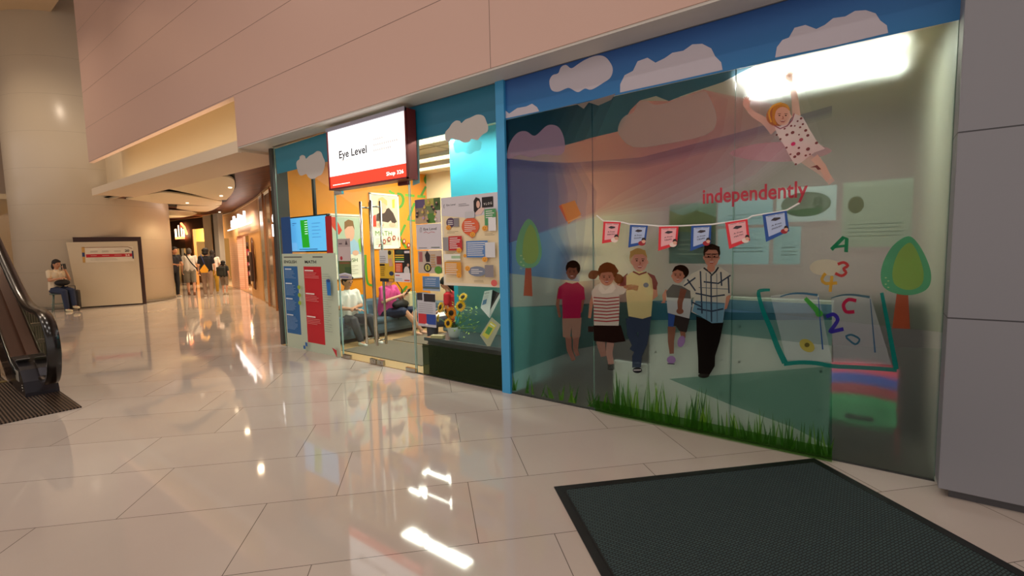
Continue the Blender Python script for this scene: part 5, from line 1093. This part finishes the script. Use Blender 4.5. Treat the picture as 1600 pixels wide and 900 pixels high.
for i, px in enumerate((352, 364, 379, 394, 407)):
    q = cv(px); d = (Vector((0, -3.84, 0))-q); d.z = 0; d.normalize(); q2 = min(curve_pts(-7.7, -24), key=lambda k: abs(k.x-q.x)); 
    spot('boutique_spot', (q2.x-.07, q2.y-.17, 2.62), (q2.x-.03, q2.y-.06, 2.0), 6, 40, (1, .72, .36), .2, .01)
# goods
def goods(name, label, cat, parts, loc):
    t = thing(name, label, cat, loc)
    for nm, fn, m in parts: bm = bmesh.new(); fn(bm); finish(nm, bm, m, t)
g1 = cv(390); g1 = Vector((-18.8, 4.95, .011))
goods('display_cabinet', 'beige display cabinet with a white draped cloth in the boutique opening', 'cabinet', [('body', lambda b_: xbox(b_, Matrix.Translation(g1) @ Matrix.Rotation(-.33, 4, 'Z'), .75, .45, .98, 0, .01), P('a88a5c', .5)), ('cloth', lambda b_: xbox(b_, Matrix.Translation(g1+Vector((.45, -.17, 0))) @ Matrix.Rotation(-.33, 4, 'Z'), .42, .40, 1.04, 0, .04), P('e8d8b8', .8))], g1)
goods('display_cabinet', 'lower brown cabinet left of the beige one in the boutique', 'cabinet', [('body', lambda b_: xbox(b_, Matrix.Translation((-17.75, 4.75, .011)) @ Matrix.Rotation(-.33, 4, 'Z'), .4, .35, .62, 0, .01), P('6a4428', .5)), ('top', lambda b_: xbox(b_, Matrix.Translation((-17.75, 4.75, .633)) @ Matrix.Rotation(-.33, 4, 'Z'), .44, .4, .03, 0, .005), P('c09a68', .4))], (-17.75, 4.75, 0))
for i, (x, y, z, r_, c_, nm, lb, ct) in enumerate([(-18.6, 5.05, 1.68, (.42, .25, .13), 'c8a0c4', 'plush_cushion', 'large lilac plush cushion at the top of the boutique display', 'cushion'), (-18.8, 5.05, 1.44, (.36, .25, .10), 'b890b0', 'plush_cushion', 'mauve plush cushion under the lilac one in the boutique display', 'cushion'), (-18.65, 4.9, 1.11, (.13, .1, .12), 'c03028', 'handbag', 'small red handbag on the boutique display', 'bag'), (-19.0, 4.95, 1.14, (.12, .1, .15), '3a3040', 'handbag', 'dark handbag beside the red one on the display', 'bag'), (-18.3, 4.8, 1.20, (.11, .09, .13), 'c89a6a', 'handbag', 'tan handbag at the right of the red one on the display', 'bag')]):
    def body(b_, x=x, y=y, z=z, r_=r_): ball(b_, (x, y, z), r_, 0, 16)
    def han(b_, x=x, y=y, z=z, r_=r_): tube(b_, [(x-.07, y, z+r_[2]*.7), (x-.05, y, z+r_[2]+.1), (x+.05, y, z+r_[2]+.1), (x+.07, y, z+r_[2]*.7)], .01, 6, up=Vector((0, 1, 0)))
    ps = [('body', body, P(c_, .8))]+([('handle', han, P('4a2a1c', .5))] if nm == 'handbag' else [('ruffle', lambda b_, x=x, y=y, z=z, r_=r_: ball(b_, (x, y, z-.02), (r_[0]*1.12, r_[1]*1.1, r_[2]*.35), 0, 16), P('e8c8dc', .8))])
    goods(nm, lb, ct, ps, (x, y, z-r_[2]))
sh = thing('wall_shelf', 'dark open shelf of small coloured boxes at the left boutique opening', 'shelf', (-22.4, 6.3, 0))
for k in range(4):
    bm = bmesh.new(); box(bm, -23.2, -21.4, 6.3, 6.6, .4+k*.45, .43+k*.45); finish('shelf_board', bm, P('4a3a34', .5), sh)
for x in (-23.2, -21.43):
    bm = bmesh.new(); box(bm, x, x+.03, 6.3, 6.6, .01, 1.95); finish('upright', bm, P('3a2c28', .5), sh)
random.seed(3)
for k, row in enumerate(('lowest', 'middle', 'top')):
    for j, (cn, cc) in enumerate((('red', 'c84a5a'), ('purple', '8a6aa8'), ('cream', 'e0c8b8'), ('blue', '4a6a8a'), ('orange', 'd89a4a'))):
        x = -23.05+j*.33; h = random.uniform(.14, .3); z = .431+k*.45
        t = thing('boxed_toy', 'small %s box on the %s board of the dark boutique shelf' % (cn, row), 'box', (x, 6.35, z), 0, 'boxes on the dark boutique shelf')
        bm = bmesh.new(); box(bm, x, x+.24, 6.33, 6.48, z, z+h, 0, .008); finish('carton', bm, P(cc, .6), t)
        bm = bmesh.new(); box(bm, x+.04, x+.2, 6.326, 6.33, z+.03, z+h*.7); finish('front_label', bm, P('e8e0d8', .6), t)

# ================================================================== DARK RESTAURANT BEYOND
qbox('wall_restaurant_back', -30, -21.6, 8.6, 8.7, 0, 3.1, P('8a6a40', .6), st=True)
qbox('wall_restaurant_far', -29.78, -29.72, 2, 8.6, 0, 3.1, P('a08250', .6), st=True)
def upright(name, label, px0, px1, y, z0, z1, m, cat, d_=.12, stc=False):
    a, b_ = wy(px0, 400, y).x, wy(px1, 400, y).x; bm = bmesh.new(); box(bm, a, b_, y, y+d_, z0, z1)
    return struct(name, bm, m) if stc else tag(finish(name, bm, m), label, cat)
YR = 5.3
upright('wall_restaurant_pier', '', 321, 333, 5.0, 0, 3.12, P('cfc0a4', .5), '', .2, True)
upright('wall_white_pier', '', 337, 344, 4.9, 0, 3.12, P('cfd2cc', .4), '', .2, True)
upright('trim_10', '', 334, 336.5, 4.95, 0, 3.12, P('161414', .4), '', .15, True)
upright('trim_11', '', 258, 322, YR, 2.62, 3.12, P('2c1a10', .5), '', .15, True)
upright('wall_restaurant_panel', '', 268, 300, YR+.1, 1.75, 2.7, P('2a1c14', .5), '', .1, True)
upright('wooden_screen_post', 'dark brown wooden post under the restaurant sign', 291, 301, YR, 0, 2.62, P('5a3018', .5), 'post')
upright('wooden_screen_post', 'thin light wooden post right of the restaurant sign', 302, 304, YR, 0, 2.62, P('b07a40', .5), 'post')
upright('wooden_screen_post', 'dark slim post left of the restaurant sign', 281, 284, YR+.2, 0, 1.8, P('2a1c14', .5), 'post')
upright('low_restaurant_counter', 'low wooden counter wall at the restaurant front behind the walkers', 288, 322, YR+.9, 0, .85, P('8a5a30', .5), 'counter', .2)
upright('wall_restaurant_teal', '', 262, 290, YR+2.2, 0, 2.4, P('6a7a5a', .6), '', .1, True)
S4 = thing('restaurant_sign', 'small glowing orange red lettered sign with a roof shape over the dark restaurant front', 'sign', wy(283, 372, YR))
GO = P('ff8a50', .4, emit=4); GW_ = P('ffe0b0', .4, emit=4); YS = YR-.08
for (x0, x1, y0, y1) in ((274, 277, 358, 371), (279, 281, 352, 370), (283.5, 285.5, 356, 370), (287, 289, 358, 370)):
    bm = bmesh.new(); a, b_ = wy(x0, y0, YS), wy(x1, y1, YS); box(bm, a.x, b_.x, YS-.04, YS, b_.z, a.z, 0, .01); finish('letter', bm, GW_, S4)
bm = bmesh.new(); a, b_ = wy(275, 370.5, YS), wy(289, 373, YS); box(bm, a.x, b_.x, YS-.04, YS, b_.z, a.z); finish('underline_bar', bm, GO, S4)
bm = bmesh.new(); tube(bm, [wy(283, 349, YS), wy(288, 355, YS), wy(292, 366, YS)], .05, 6, up=Vector((0, 1, 0))); finish('roof_stroke', bm, GO, S4)
bm = bmesh.new(); ball(bm, wy(283, 354, YS), (.09, .04, .11)); finish('flame_dot', bm, P('d84a30', .4, emit=2), S4)
t = thing('pendant_lamp', 'glowing yellow drum pendant lamp in the restaurant window', 'lamp', wy(318, 366, 5.9)); a, b_ = wy(311, 355, 5.9), wy(322, 377, 5.9)
bm = bmesh.new(); cyl(bm, ((a.x+b_.x)/2, 5.9, b_.z), ((a.x+b_.x)/2, 5.9, a.z), (b_.x-a.x)/2, seg=20); finish('shade', bm, P('ffb850', .5, emit=1.6), t)
bm = bmesh.new(); cyl(bm, ((a.x+b_.x)/2, 5.9, a.z), ((a.x+b_.x)/2, 5.9, 3.1), .02, seg=8); finish('cord', bm, P('1c1410', .5), t)
t = thing('globe_lamp', 'small bright round wall lamp beside the restaurant sign', 'lamp', wy(303, 357, 5.6)); bm = bmesh.new(); ball(bm, wy(303.5, 357, 5.6), .11); finish('globe', bm, P('ffe8b0', .4, emit=6), t)
c_ = wy(303.5, 357, 5.6); bm = bmesh.new(); cyl(bm, (c_.x, 5.6, c_.z+.1), (c_.x, 5.6, 3.1), .015, seg=8); finish('stem', bm, P('2a1c10', .5), t)
l = bpy.data.lights.new('restaurant_light', 'POINT'); l.energy = 700; l.color = (1, .74, .4); l.shadow_soft_size = .3; o = bpy.data.objects.new('restaurant_light', l); o.location = (-24.5, 6.8, 2.3); COL.objects.link(o)
# restaurant tables glimpsed past the walkers
for i, px in enumerate((300, 322)):
    q = wy(px, 430, 6.95); q.z = 0; t = thing('dining_table', ('brown dining table in the restaurant at the left' if i == 0 else 'brown dining table in the restaurant under the pendant lamp'), 'table', q)
    bm = bmesh.new(); xbox(bm, Matrix.Translation((q.x, q.y, .72)), 1.1, .6, .04, 0, .01); finish('tabletop', bm, P('7a4a28', .5), t)
    for sx in (-1, 1):
        for sy in (-1, 1): bm = bmesh.new(); box(bm, q.x+sx*.48-.025, q.x+sx*.48+.025, q.y+sy*.28-.025, q.y+sy*.28+.025, 0, .72); finish('leg', bm, P('4a2a18', .5), t)
# ================================================================== PEOPLE
_b = bmesh.new(); bmesh.ops.create_icosphere(_b, subdivisions=1, radius=1.06); _b.verts.ensure_lookup_table()
ICV = [v.co.copy() for v in _b.verts]; ICF = [tuple(v.index for v in f.verts) for f in _b.faces]; _b.free()
def caps_bm(caps, seg=12):
    V_, F_ = [], []
    for p, q, r1, r2 in caps:
        p, q = Vector(p), Vector(q); d = (q-p).length; n = max(2, int(d/(min(r1, r2)*.35))+1)
        for i in range(n+1):
            t = i/n; r = r1+(r2-r1)*t; c = p.lerp(q, t); k = len(V_)
            V_ += [c+v*r for v in ICV]; F_ += [(a+k, b_+k, c_+k) for a, b_, c_ in ICF]
    me = bpy.data.meshes.new('t'); me.from_pydata(V_, [], F_); bm = bmesh.new(); bm.from_mesh(me); bpy.data.meshes.remove(me); return bm
def blob(name, caps, mat, parent, vox=.012, smooth=4, extra=None):
    bm = caps_bm(caps)
    if extra: extra(bm)
    o = finish(name, bm, mat, parent, world=False)
    r = o.modifiers.new('r', 'REMESH'); r.mode = 'VOXEL'; r.voxel_size = vox; r.use_smooth_shade = True
    s = o.modifiers.new('s', 'SMOOTH'); s.iterations = smooth; s.factor = .5
    return o
def ell_(bm, c, r, rot=None): 
    M = Matrix.Translation(c) @ (rot or Matrix()) @ Matrix.Diagonal((*r, 1)); bmesh.ops.create_icosphere(bm, subdivisions=3, radius=1, matrix=M)
SKC = {'l': 'd9a284', 'm': 'c08a68', 'd': 'a87252'}
def hand(caps, w_, e, curl, side, s=1.0):
    """palm and five fingers continuing forearm direction; curl = palm normal direction"""
    w_, e = Vector(w_), Vector(e); d = (w_-e).normalized(); n = Vector(curl).normalized(); n = (n-d*n.dot(d)).normalized(); sd = d.cross(n)*side
    for k in (-1.2, -.4, .4, 1.2): caps.append((w_+d*.01*s, w_+d*.075*s+sd*k*.019*s, .016*s, .013*s))
    for k, L in ((-1.25, .058), (-.42, .070), (.42, .076), (1.25, .068)):
        a = w_+d*.08*s+sd*k*.020*s; b_ = a+(d*.8+n*.35).normalized()*L*.55*s; c = b_+(d*.4+n*.8).normalized()*L*.5*s
        caps.append((a, b_, .0095*s, .009*s)); caps.append((b_, c, .009*s, .008*s))
    a = w_+d*.03*s+sd*.03*s; b_ = a+(d*.6+sd*.7+n*.3).normalized()*.035*s; caps.append((a, b_, .012*s, .010*s)); caps.append((b_, b_+(d*.9+n*.4).normalized()*.028*s, .010*s, .009*s))
def person(label, loc, rotz, J, skin='l', hair='1c1410', hair_fn=None, top=None, bottom=None, shoes='e8e6e2', sleeve=.5, legs='long', s=1.0, child=False, extra=None, topname='shirt', botname='trousers', female=False, group=None):
    """J: joints (facing +X, left +Y): pelvis chest neck head hipL hipR kneeL.. etc. in metres"""
    t = thing('person', label, 'person', loc, rotz, group); t.scale = (s, s, s); V = {k: Vector(v) for k, v in J.items()}; sk = P(SKC[skin], .5)
    c = []; hd = V['head']; look = Vector(J.get('look', (1, 0, 0))).normalized(); lat = Vector((0, 0, 1)).cross(look).normalized(); upv = look.cross(lat)
    c += [(V['neck'], hd-Vector((0, 0, .05)), .052, .048), (V['chest'], V['neck'], .085, .055)]
    c += [(V['pelvis']+Vector((0, .06, 0)), V['chest']+Vector((0, .05, 0)), .115, .105), (V['pelvis']-Vector((0, .06, 0)), V['chest']-Vector((0, .05, 0)), .115, .105)]
    for L in 'LR':
        sg = 1 if L == 'L' else -1
        c += [(V['chest']+Vector((0, sg*.06, .06)), V['sh'+L], .07, .055), (V['sh'+L], V['el'+L], .050, .038), (V['el'+L], V['wr'+L], .038, .024)]
        hand(c, V['wr'+L], V['el'+L], J.get('palm'+L, (0, -sg, 0)), sg)
        c += [(V['hip'+L], V['kn'+L], .088, .056), (V['kn'+L], V['an'+L].lerp(V['kn'+L], .6), .055, .056), (V['an'+L].lerp(V['kn'+L], .6), V['an'+L], .056, .034)]
        fd = Vector(J.get('foot'+L, (1, 0, -.1))).normalized(); c.append((V['an'+L]-Vector((0, 0, .03)), V['an'+L]+fd*.13-Vector((0, 0, .035)), .034, .028))
    R3 = Matrix((look, lat, upv)).transposed().to_4x4()
    def hx(bm):
        ell_(bm, hd, (.095, .077, .115), R3); ell_(bm, hd+look*.022-upv*.05, (.066, .056, .062), R3)
        ell_(bm, hd+look*.098-upv*.012, (.016, .011, .020), R3); ell_(bm, hd+look*.088-upv*.052, (.012, .024, .010), R3)
        for q in (-1, 1): ell_(bm, hd+lat*q*.078-upv*.01, (.018, .010, .030), R3)
    blob('body', c, sk, t, .009, 3, hx)
    for q in (-1, 1):
        bm = bmesh.new(); ball(bm, hd+look*.088+lat*q*.03+upv*.012, .010, 0, 8); finish('eye', bm, P('1e1614', .3), t, False)
    bm = bmesh.new(); b2 = bmesh.new(); ell_(b2, hd+look*.098-upv*.055, (.006, .022, .006), R3); join(bm, b2); finish('mouth', bm, P('9a4a44', .5), t, False)
    # hair
    def hf(bm):
        ell_(bm, hd-look*.018+upv*.026, (.100, .089, .106), R3); ell_(bm, hd-look*.045-upv*.02, (.07, .082, .085), R3)
        ell_(bm, hd+look*.045+upv*.072, (.048, .07, .035), R3)
        if hair_fn == 'bun': ell_(bm, hd-look*.12+upv*.03, (.05, .05, .05), R3)
        if hair_fn == 'tall': ell_(bm, hd-look*.06+upv*.11, (.06, .06, .05), R3)
        if hair_fn == 'pony': ell_(bm, hd-look*.11-upv*.07, (.045, .05, .10), R3)
        if hair_fn == 'puff': ell_(bm, hd-look*.02+upv*.04, (.115, .108, .10), R3); ell_(bm, hd-look*.05-upv*.05, (.09, .10, .08), R3)
        if hair_fn == 'long': ell_(bm, hd-look*.07-upv*.12, (.06, .085, .12), R3)
    o = blob('hair', [], P(hair, .7), t, .010, 2, hf)
    # clothing
    if top:
        k = 1.0; cc = [(V['pelvis']+Vector((0, .065, .02)), V['chest']+Vector((0, .06, .02)), .140, .128), (V['pelvis']-Vector((0, .065, -.02)), V['chest']-Vector((0, .06, -.02)), .140, .128), (V['chest'], V['neck']-Vector((0, 0, .035)), .10, .068)]
        for L in 'LR':
            sg = 1 if L == 'L' else -1; e = V['sh'+L].lerp(V['el'+L], min(1, sleeve*1.0)); cc += [(V['chest']+Vector((0, sg*.06, .06)), V['sh'+L], .088, .064), (V['sh'+L], e, .062, .058)]
            if sleeve > 1: cc.append((V['el'+L], V['wr'+L].lerp(V['el'+L], .1), .056, .04))
        blob(topname, cc, P(top, .85, bump=.15, bscale=30), t, .012, 4)
    if bottom:
        cc = [(V['pelvis']+Vector((0, .06, .03)), V['pelvis']+Vector((0, .06, -.04)), .132, .13), (V['pelvis']-Vector((0, .06, -.03)), V['pelvis']-Vector((0, .06, .04)), .132, .13)]
        for L in 'LR':
            if legs == 'long': cc += [(V['hip'+L], V['kn'+L], .108, .078), (V['kn'+L], V['an'+L]+Vector((0, 0, .02)), .077, .060)]
            elif legs == 'knee': cc += [(V['hip'+L], V['kn'+L].lerp(V['hip'+L], .08), .112, .090)]
            else: cc += [(V['hip'+L], V['kn'+L].lerp(V['hip'+L], .4), .112, .098)]
        blob(botname, cc, P(bottom, .8, bump=.15, bscale=25), t, .012, 4)
    for L in 'LR':
        fd = Vector(J.get('foot'+L, (1, 0, -.1))).normalized(); a = V['an'+L]
        blob('shoe', [(a-Vector((0, 0, .045)), a+fd*.15-Vector((0, 0, .045)), .045, .034), (a, a-Vector((0, 0, .04)), .042, .045)], P(shoes, .6), t, .008, 2)
    if extra: extra(t, V)
    return t
def standing(h=0, stride=.0, lean=0., arms=None, look=(1, 0, 0), feet=None):
    J = dict(pelvis=(0, 0, .94), chest=(lean*.5, 0, 1.28), neck=(lean*.75, 0, 1.46), head=(lean+.02, 0, 1.60), hipL=(0, .09, .90), hipR=(0, -.09, .90),
             shL=(lean*.65, .18, 1.40), shR=(lean*.65, -.18, 1.40), elL=(lean*.5-.03, .24, 1.12), elR=(lean*.5-.03, -.24, 1.12), wrL=(lean*.5+.06, .25, .88), wrR=(lean*.5+.06, -.25, .88),
             knL=(stride*.5+.03, .10, .49), knR=(-stride*.35+.03, -.10, .49), anL=(stride, .10, .085), anR=(-stride, -.10, .085), look=look)
    if arms: J.update(arms)
    return J
def seated(arms=None, look=(1, 0, 0), lean=0., z=.45, legs=None):
    J = dict(pelvis=(0, 0, z+.13), chest=(lean*.6, 0, z+.47), neck=(lean*.85, 0, z+.64), head=(lean+.03, 0, z+.79), hipL=(.04, .09, z+.10), hipR=(.04, -.09, z+.10),
             shL=(lean*.7, .18, z+.58), shR=(lean*.7, -.18, z+.58), elL=(.08, .24, z+.33), elR=(.08, -.24, z+.33), wrL=(.28, .10, z+.28), wrR=(.28, -.10, z+.28),
             knL=(.46, .12, z+.05), knR=(.46, -.12, z+.05), anL=(.46, .12, .085), anR=(.46, -.12, .085), look=look, palmL=(0, -.3, -1), palmR=(0, .3, -1))
    if arms: J.update(arms)
    if legs: J.update(legs)
    return J
def phone(nm, label, loc, rz, tilt=.6, sc=1, c='16161a'):
    t = thing('mobile_phone', label, 'phone', loc, rz); bm = bmesh.new(); box(bm, -.004*sc, .004*sc, -.037*sc, .037*sc, -.075*sc, .075*sc, 0, .003); bm.transform(Matrix.Rotation(tilt, 4, 'Y')); finish('case', bm, P(c, .3), t, False)
    bm = bmesh.new(); box(bm, -.0055*sc, -.004*sc, -.033*sc, .033*sc, -.07*sc, .07*sc); bm.transform(Matrix.Rotation(tilt, 4, 'Y')); finish('screen', bm, P('9fb4c8', .2, emit=.5), t, False)

# --- woman on a stool by the drum
q = gz(93, 486); q.z = 0; az = math.atan2(.50, .86)
J = seated(look=(.95, .05, -.15), z=.50, lean=.04, arms=dict(elR=(.10, -.22, .85), wrR=(.30, -.10, .90), elL=(.14, .22, .86), wrL=(.24, .09, 1.10), palmL=(-1, 0, .2)), legs=dict(knL=(.44, .07, .56), anL=(.50, .06, .16), knR=(.42, -.10, .54), anR=(.44, -.08, .085), hipL=(.04, .09, .59), hipR=(.04, -.09, .59), pelvis=(0, 0, .63)))
wz = az-.15
person('person in a cream T-shirt and blue jeans on a stool, holding up a phone', q, wz, J, 'm', '1c1412', 'pony', 'ddcdb0', '26304a', 'd8cda8', .6)
pm = Matrix.Translation(q) @ Matrix.Rotation(wz, 4, 'Z')
phone('p', 'black mobile phone held up by the seated person near the column', pm @ Vector((.30, .04, 1.22)), wz, -.2)
t = thing('shoulder_bag', 'black shoulder bag on the lap of the seated person near the column', 'bag', pm @ Vector((.22, 0, .78)), wz)
bm = bmesh.new(); ell_(bm, (0, 0, 0), (.13, .17, .09)); finish('pouch', bm, P('141214', .7), t, False, smooth=True)
bm = bmesh.new(); tube(bm, [(-.08, .1, .04), (-.16, .12, .3), (-.13, .1, .5)], .012, 6, up=Vector((0, 1, 0))); finish('strap', bm, P('141214', .7), t, False)
t = thing('stool', 'small round stool with grey green legs under the seated person near the column', 'stool', q)
bm = bmesh.new(); cyl(bm, (0, 0, .46), (0, 0, .495), .17, seg=24); finish('seat', bm, P('5a6a60', .5), t, False)
for a in range(4):
    a = a*PI/2+.5; bm = bmesh.new(); tube(bm, [(.12*math.cos(a), .12*math.sin(a), .46), (.18*math.cos(a), .18*math.sin(a), 0)], .012, 6); finish('leg', bm, P('6f8478', .4), t, False)
bm = bmesh.new(); tube(bm, [(.15*math.cos(a), .15*math.sin(a), .2) for a in [2*PI*i/16 for i in range(17)]], .007, 6); finish('foot_ring', bm, P('6f8478', .4), t, False)

# --- walkers at the far end (facing away)
away = math.atan2(9.2, -20.)
def far(px, py, hpx, **k): 
    q = gz(px, py); q.z = 0; d = (q-CAMLOC).dot(CF); return q, hpx*d/FPX/1.70
q, s = far(274, 464, 77)
person('person in dark clothes half hidden behind the column edge at the far end', q, away-2.4, standing(lean=.12, arms=dict(elR=(.12, -.22, 1.15), wrR=(.32, -.12, 1.12), elL=(.12, .22, 1.15), wrL=(.32, .12, 1.12))), 'm', '14100e', None, '22222a', '14141a', 'c8c8c4', .6, s=s)
q, s = far(300, 461, 72)
def strap(t, V):
    bm = bmesh.new(); tube(bm, spline([Vector((.11, .14, 1.48)), Vector((-.03, .12, 1.53)), Vector((-.15, .03, 1.38)), Vector((-.17, -.08, 1.18)), Vector((-.13, -.22, .98))], 4, False), .022, 6, up=Vector((0, 1, 0))); finish('bag_strap', bm, P('16161c', .7), t, False)
person('person in a white T-shirt and grey shorts with a black strap across the back', q, away, standing(stride=.14, lean=.05), 'l', '4a443e', None, 'dcd6cc', '8a867a', '8a5a3a', .7, legs='knee', s=s, extra=strap)
t = thing('waist_bag', 'black sling bag at the hip of the white shirted walker', 'bag', q, away); t.scale = (s, s, s); bm = bmesh.new(); ell_(bm, (-.13, -.27, .95), (.07, .06, .10)); finish('pouch', bm, P('16161c', .7), t, False, smooth=True)
q, s = far(326, 463, 74)
person('person in a black T-shirt and taupe trousers with a yellow bag, seen from behind', q, away, standing(stride=.10, look=(1, -.2, 0)), 'l', '120d0c', 'puff', '15141c', '9a8270', 'd8cdc0', .7, s=s)
t = thing('handbag', 'yellow orange handbag on a blue strap at the back of the black shirted walker', 'bag', q, away); t.scale = (s, s, s)
bm = bmesh.new(); prism(bm, [Vector((-.19, .04, 1.16)), Vector((-.20, .19, .95)), Vector((-.20, .15, .86)), Vector((-.20, -.04, .86)), Vector((-.19, -.07, .96))], None, (-.05, 0, 0)); finish('pouch', bm, P('d89a1c', .6), t, False)
bm = bmesh.new(); tube(bm, [(-.2, .03, 1.14), (-.17, .08, 1.3), (-.06, .14, 1.50), (.09, .14, 1.45)], .012, 6, up=Vector((0, 1, 0))); finish('strap', bm, P('3a4a8a', .7), t, False)
q, s = far(336, 458, 66)
person('person in a pale top and mustard trousers walking just beyond the black shirted walker', q, away, standing(stride=.06), 'l', '1a1412', 'long', 'e0d4c8', 'b8922a', 'c8b890', .6, s=s)
q, s = far(352, 460, 52)
def pack(t, V):
    pass
person('child in dark clothes with a backpack at the boutique opening', q, away-.4, standing(stride=.04), 'l', '15100f', 'puff', '2a2c2a', '8a7a68', 'c8b8a0', .6, legs='knee', s=s)
t = thing('backpack', 'dark backpack on the back of the child at the boutique opening', 'backpack', q, away-.4); t.scale = (s, s, s)
bm = bmesh.new(); box(bm, -.34, -.17, -.20, .20, .95, 1.42, 0, .06); finish('body', bm, P('23251f', .7), t, False); bm = bmesh.new(); box(bm, -.37, -.34, -.14, .14, 1.0, 1.2, 0, .01); finish('front_pocket', bm, P('2e302a', .7), t, False)
for sy in (-1, 1): bm = bmesh.new(); tube(bm, [(-.2, sy*.1, 1.4), (-.05, sy*.12, 1.54), (.11, sy*.12, 1.4)], .02, 6, up=Vector((0, 1, 0))); finish('strap', bm, P('1c1e1a', .7), t, False)

# --- people on the sofa
person('person in white T-shirt and grey leggings at the left end of the sofa', (-6.94, .78, 0), -.05, seated(z=.28, lean=.02, look=(.9, .1, -.3), arms=dict(elL=(.12, .2, .62), wrL=(.27, -.02, .62), elR=(.12, -.22, .62), wrR=(.27, .02, .58)), legs=dict(knL=(.46, .14, .43), anL=(.60, .16, .085), knR=(.44, -.16, .43), anR=(.56, -.12, .085))), 'm', '16100e', None, 'e6e2da', '38383c', 'e4e2de', .75, s=.93)
def pink_extra(t, V): pass
person('person in a pink shirt and navy shorts on the sofa, legs crossed at the ankles', (-6.93, 1.56, 0), .22, seated(z=.29, lean=.08, look=(.75, .35, -.55), arms=dict(elL=(.14, .25, .66), wrL=(.34, .16, .76), elR=(.12, -.24, .64), wrR=(.33, .02, .74), palmL=(-.3, -1, 0), palmR=(-.3, 1, 0)), legs=dict(knL=(.48, .20, .44), anL=(.62, .0, .085), knR=(.48, -.06, .45), anR=(.68, .14, .085))), 'l', '1c1210', 'tall', 'e0559a', '232a44', 'b08a74', .8, legs='knee', s=.93)
pm = Matrix.Translation((-6.93, 1.56, 0)) @ Matrix.Rotation(.22, 4, 'Z') @ Matrix.Scale(.93, 4)
phone('p', 'dark mobile phone in the hands of the pink shirted person', pm @ Vector((.43, .10, .80)), .22, .7)
t = thing('shoulder_bag', 'black shoulder bag on the lap of the pink shirted person', 'bag', pm @ Vector((.30, .04, .57)), .22)
bm = bmesh.new(); ell_(bm, (0, 0, 0), (.11, .19, .085)); finish('pouch', bm, P('141214', .7), t, False, smooth=True); bm = bmesh.new(); tube(bm, [(-.05, .15, .03), (-.12, .2, .25), (-.22, .18, .4)], .01, 6, up=Vector((0, 1, 0))); finish('strap', bm, P('141214', .7), t, False)
for i, (x, y, c_, l) in enumerate([(-6.96, 2.06, 'd8cfa8', 'cream paper carrier bag on the sofa beside the pink shirted person'), (-7.08, 2.26, 'c4c89a', 'pale green paper carrier bag behind the cream one on the sofa')]):
    t = thing('paper_bag', l, 'bag', (x, y, .35)); bm = bmesh.new(); xbox(bm, Matrix.Translation((x, y, .345)) @ Matrix.Rotation(.4+i*.3, 4, 'Z'), .16, .12, .34, 0, .004); finish('body', bm, P(c_, .7), t)
    bm = bmesh.new(); tube(bm, [(x-.03, y, .68), (x-.02, y, .76), (x+.02, y, .76), (x+.03, y, .68)], .004, 5, up=Vector((0, 1, 0))); finish('handle', bm, P('8a7a58', .7), t)
# --- person further right in red
qd_ = Vector((-5.05, 1.35, 0))
person('person in a red top sitting behind the sunflowers, head bowed', qd_, -2.7, seated(z=.42, lean=.14, look=(.8, 0, -.6)), 'l', '15100e', 'long', 'c8202c', '3a3a48', '5a4a40', .6, s=.80)
t = thing('stool', 'low round grey stool under the person in red behind the sunflowers', 'stool', qd_); bm = bmesh.new(); cyl(bm, (0, 0, .27), (0, 0, .32), .19, seg=24); finish('seat', bm, P('6a7a80', .6), t, False)
for a in range(4):
    a = a*PI/2+.4; bm = bmesh.new(); tube(bm, [(.13*math.cos(a), .13*math.sin(a), .27), (.16*math.cos(a), .16*math.sin(a), .019)], .012, 6); finish('leg', bm, STEEL, t, False)
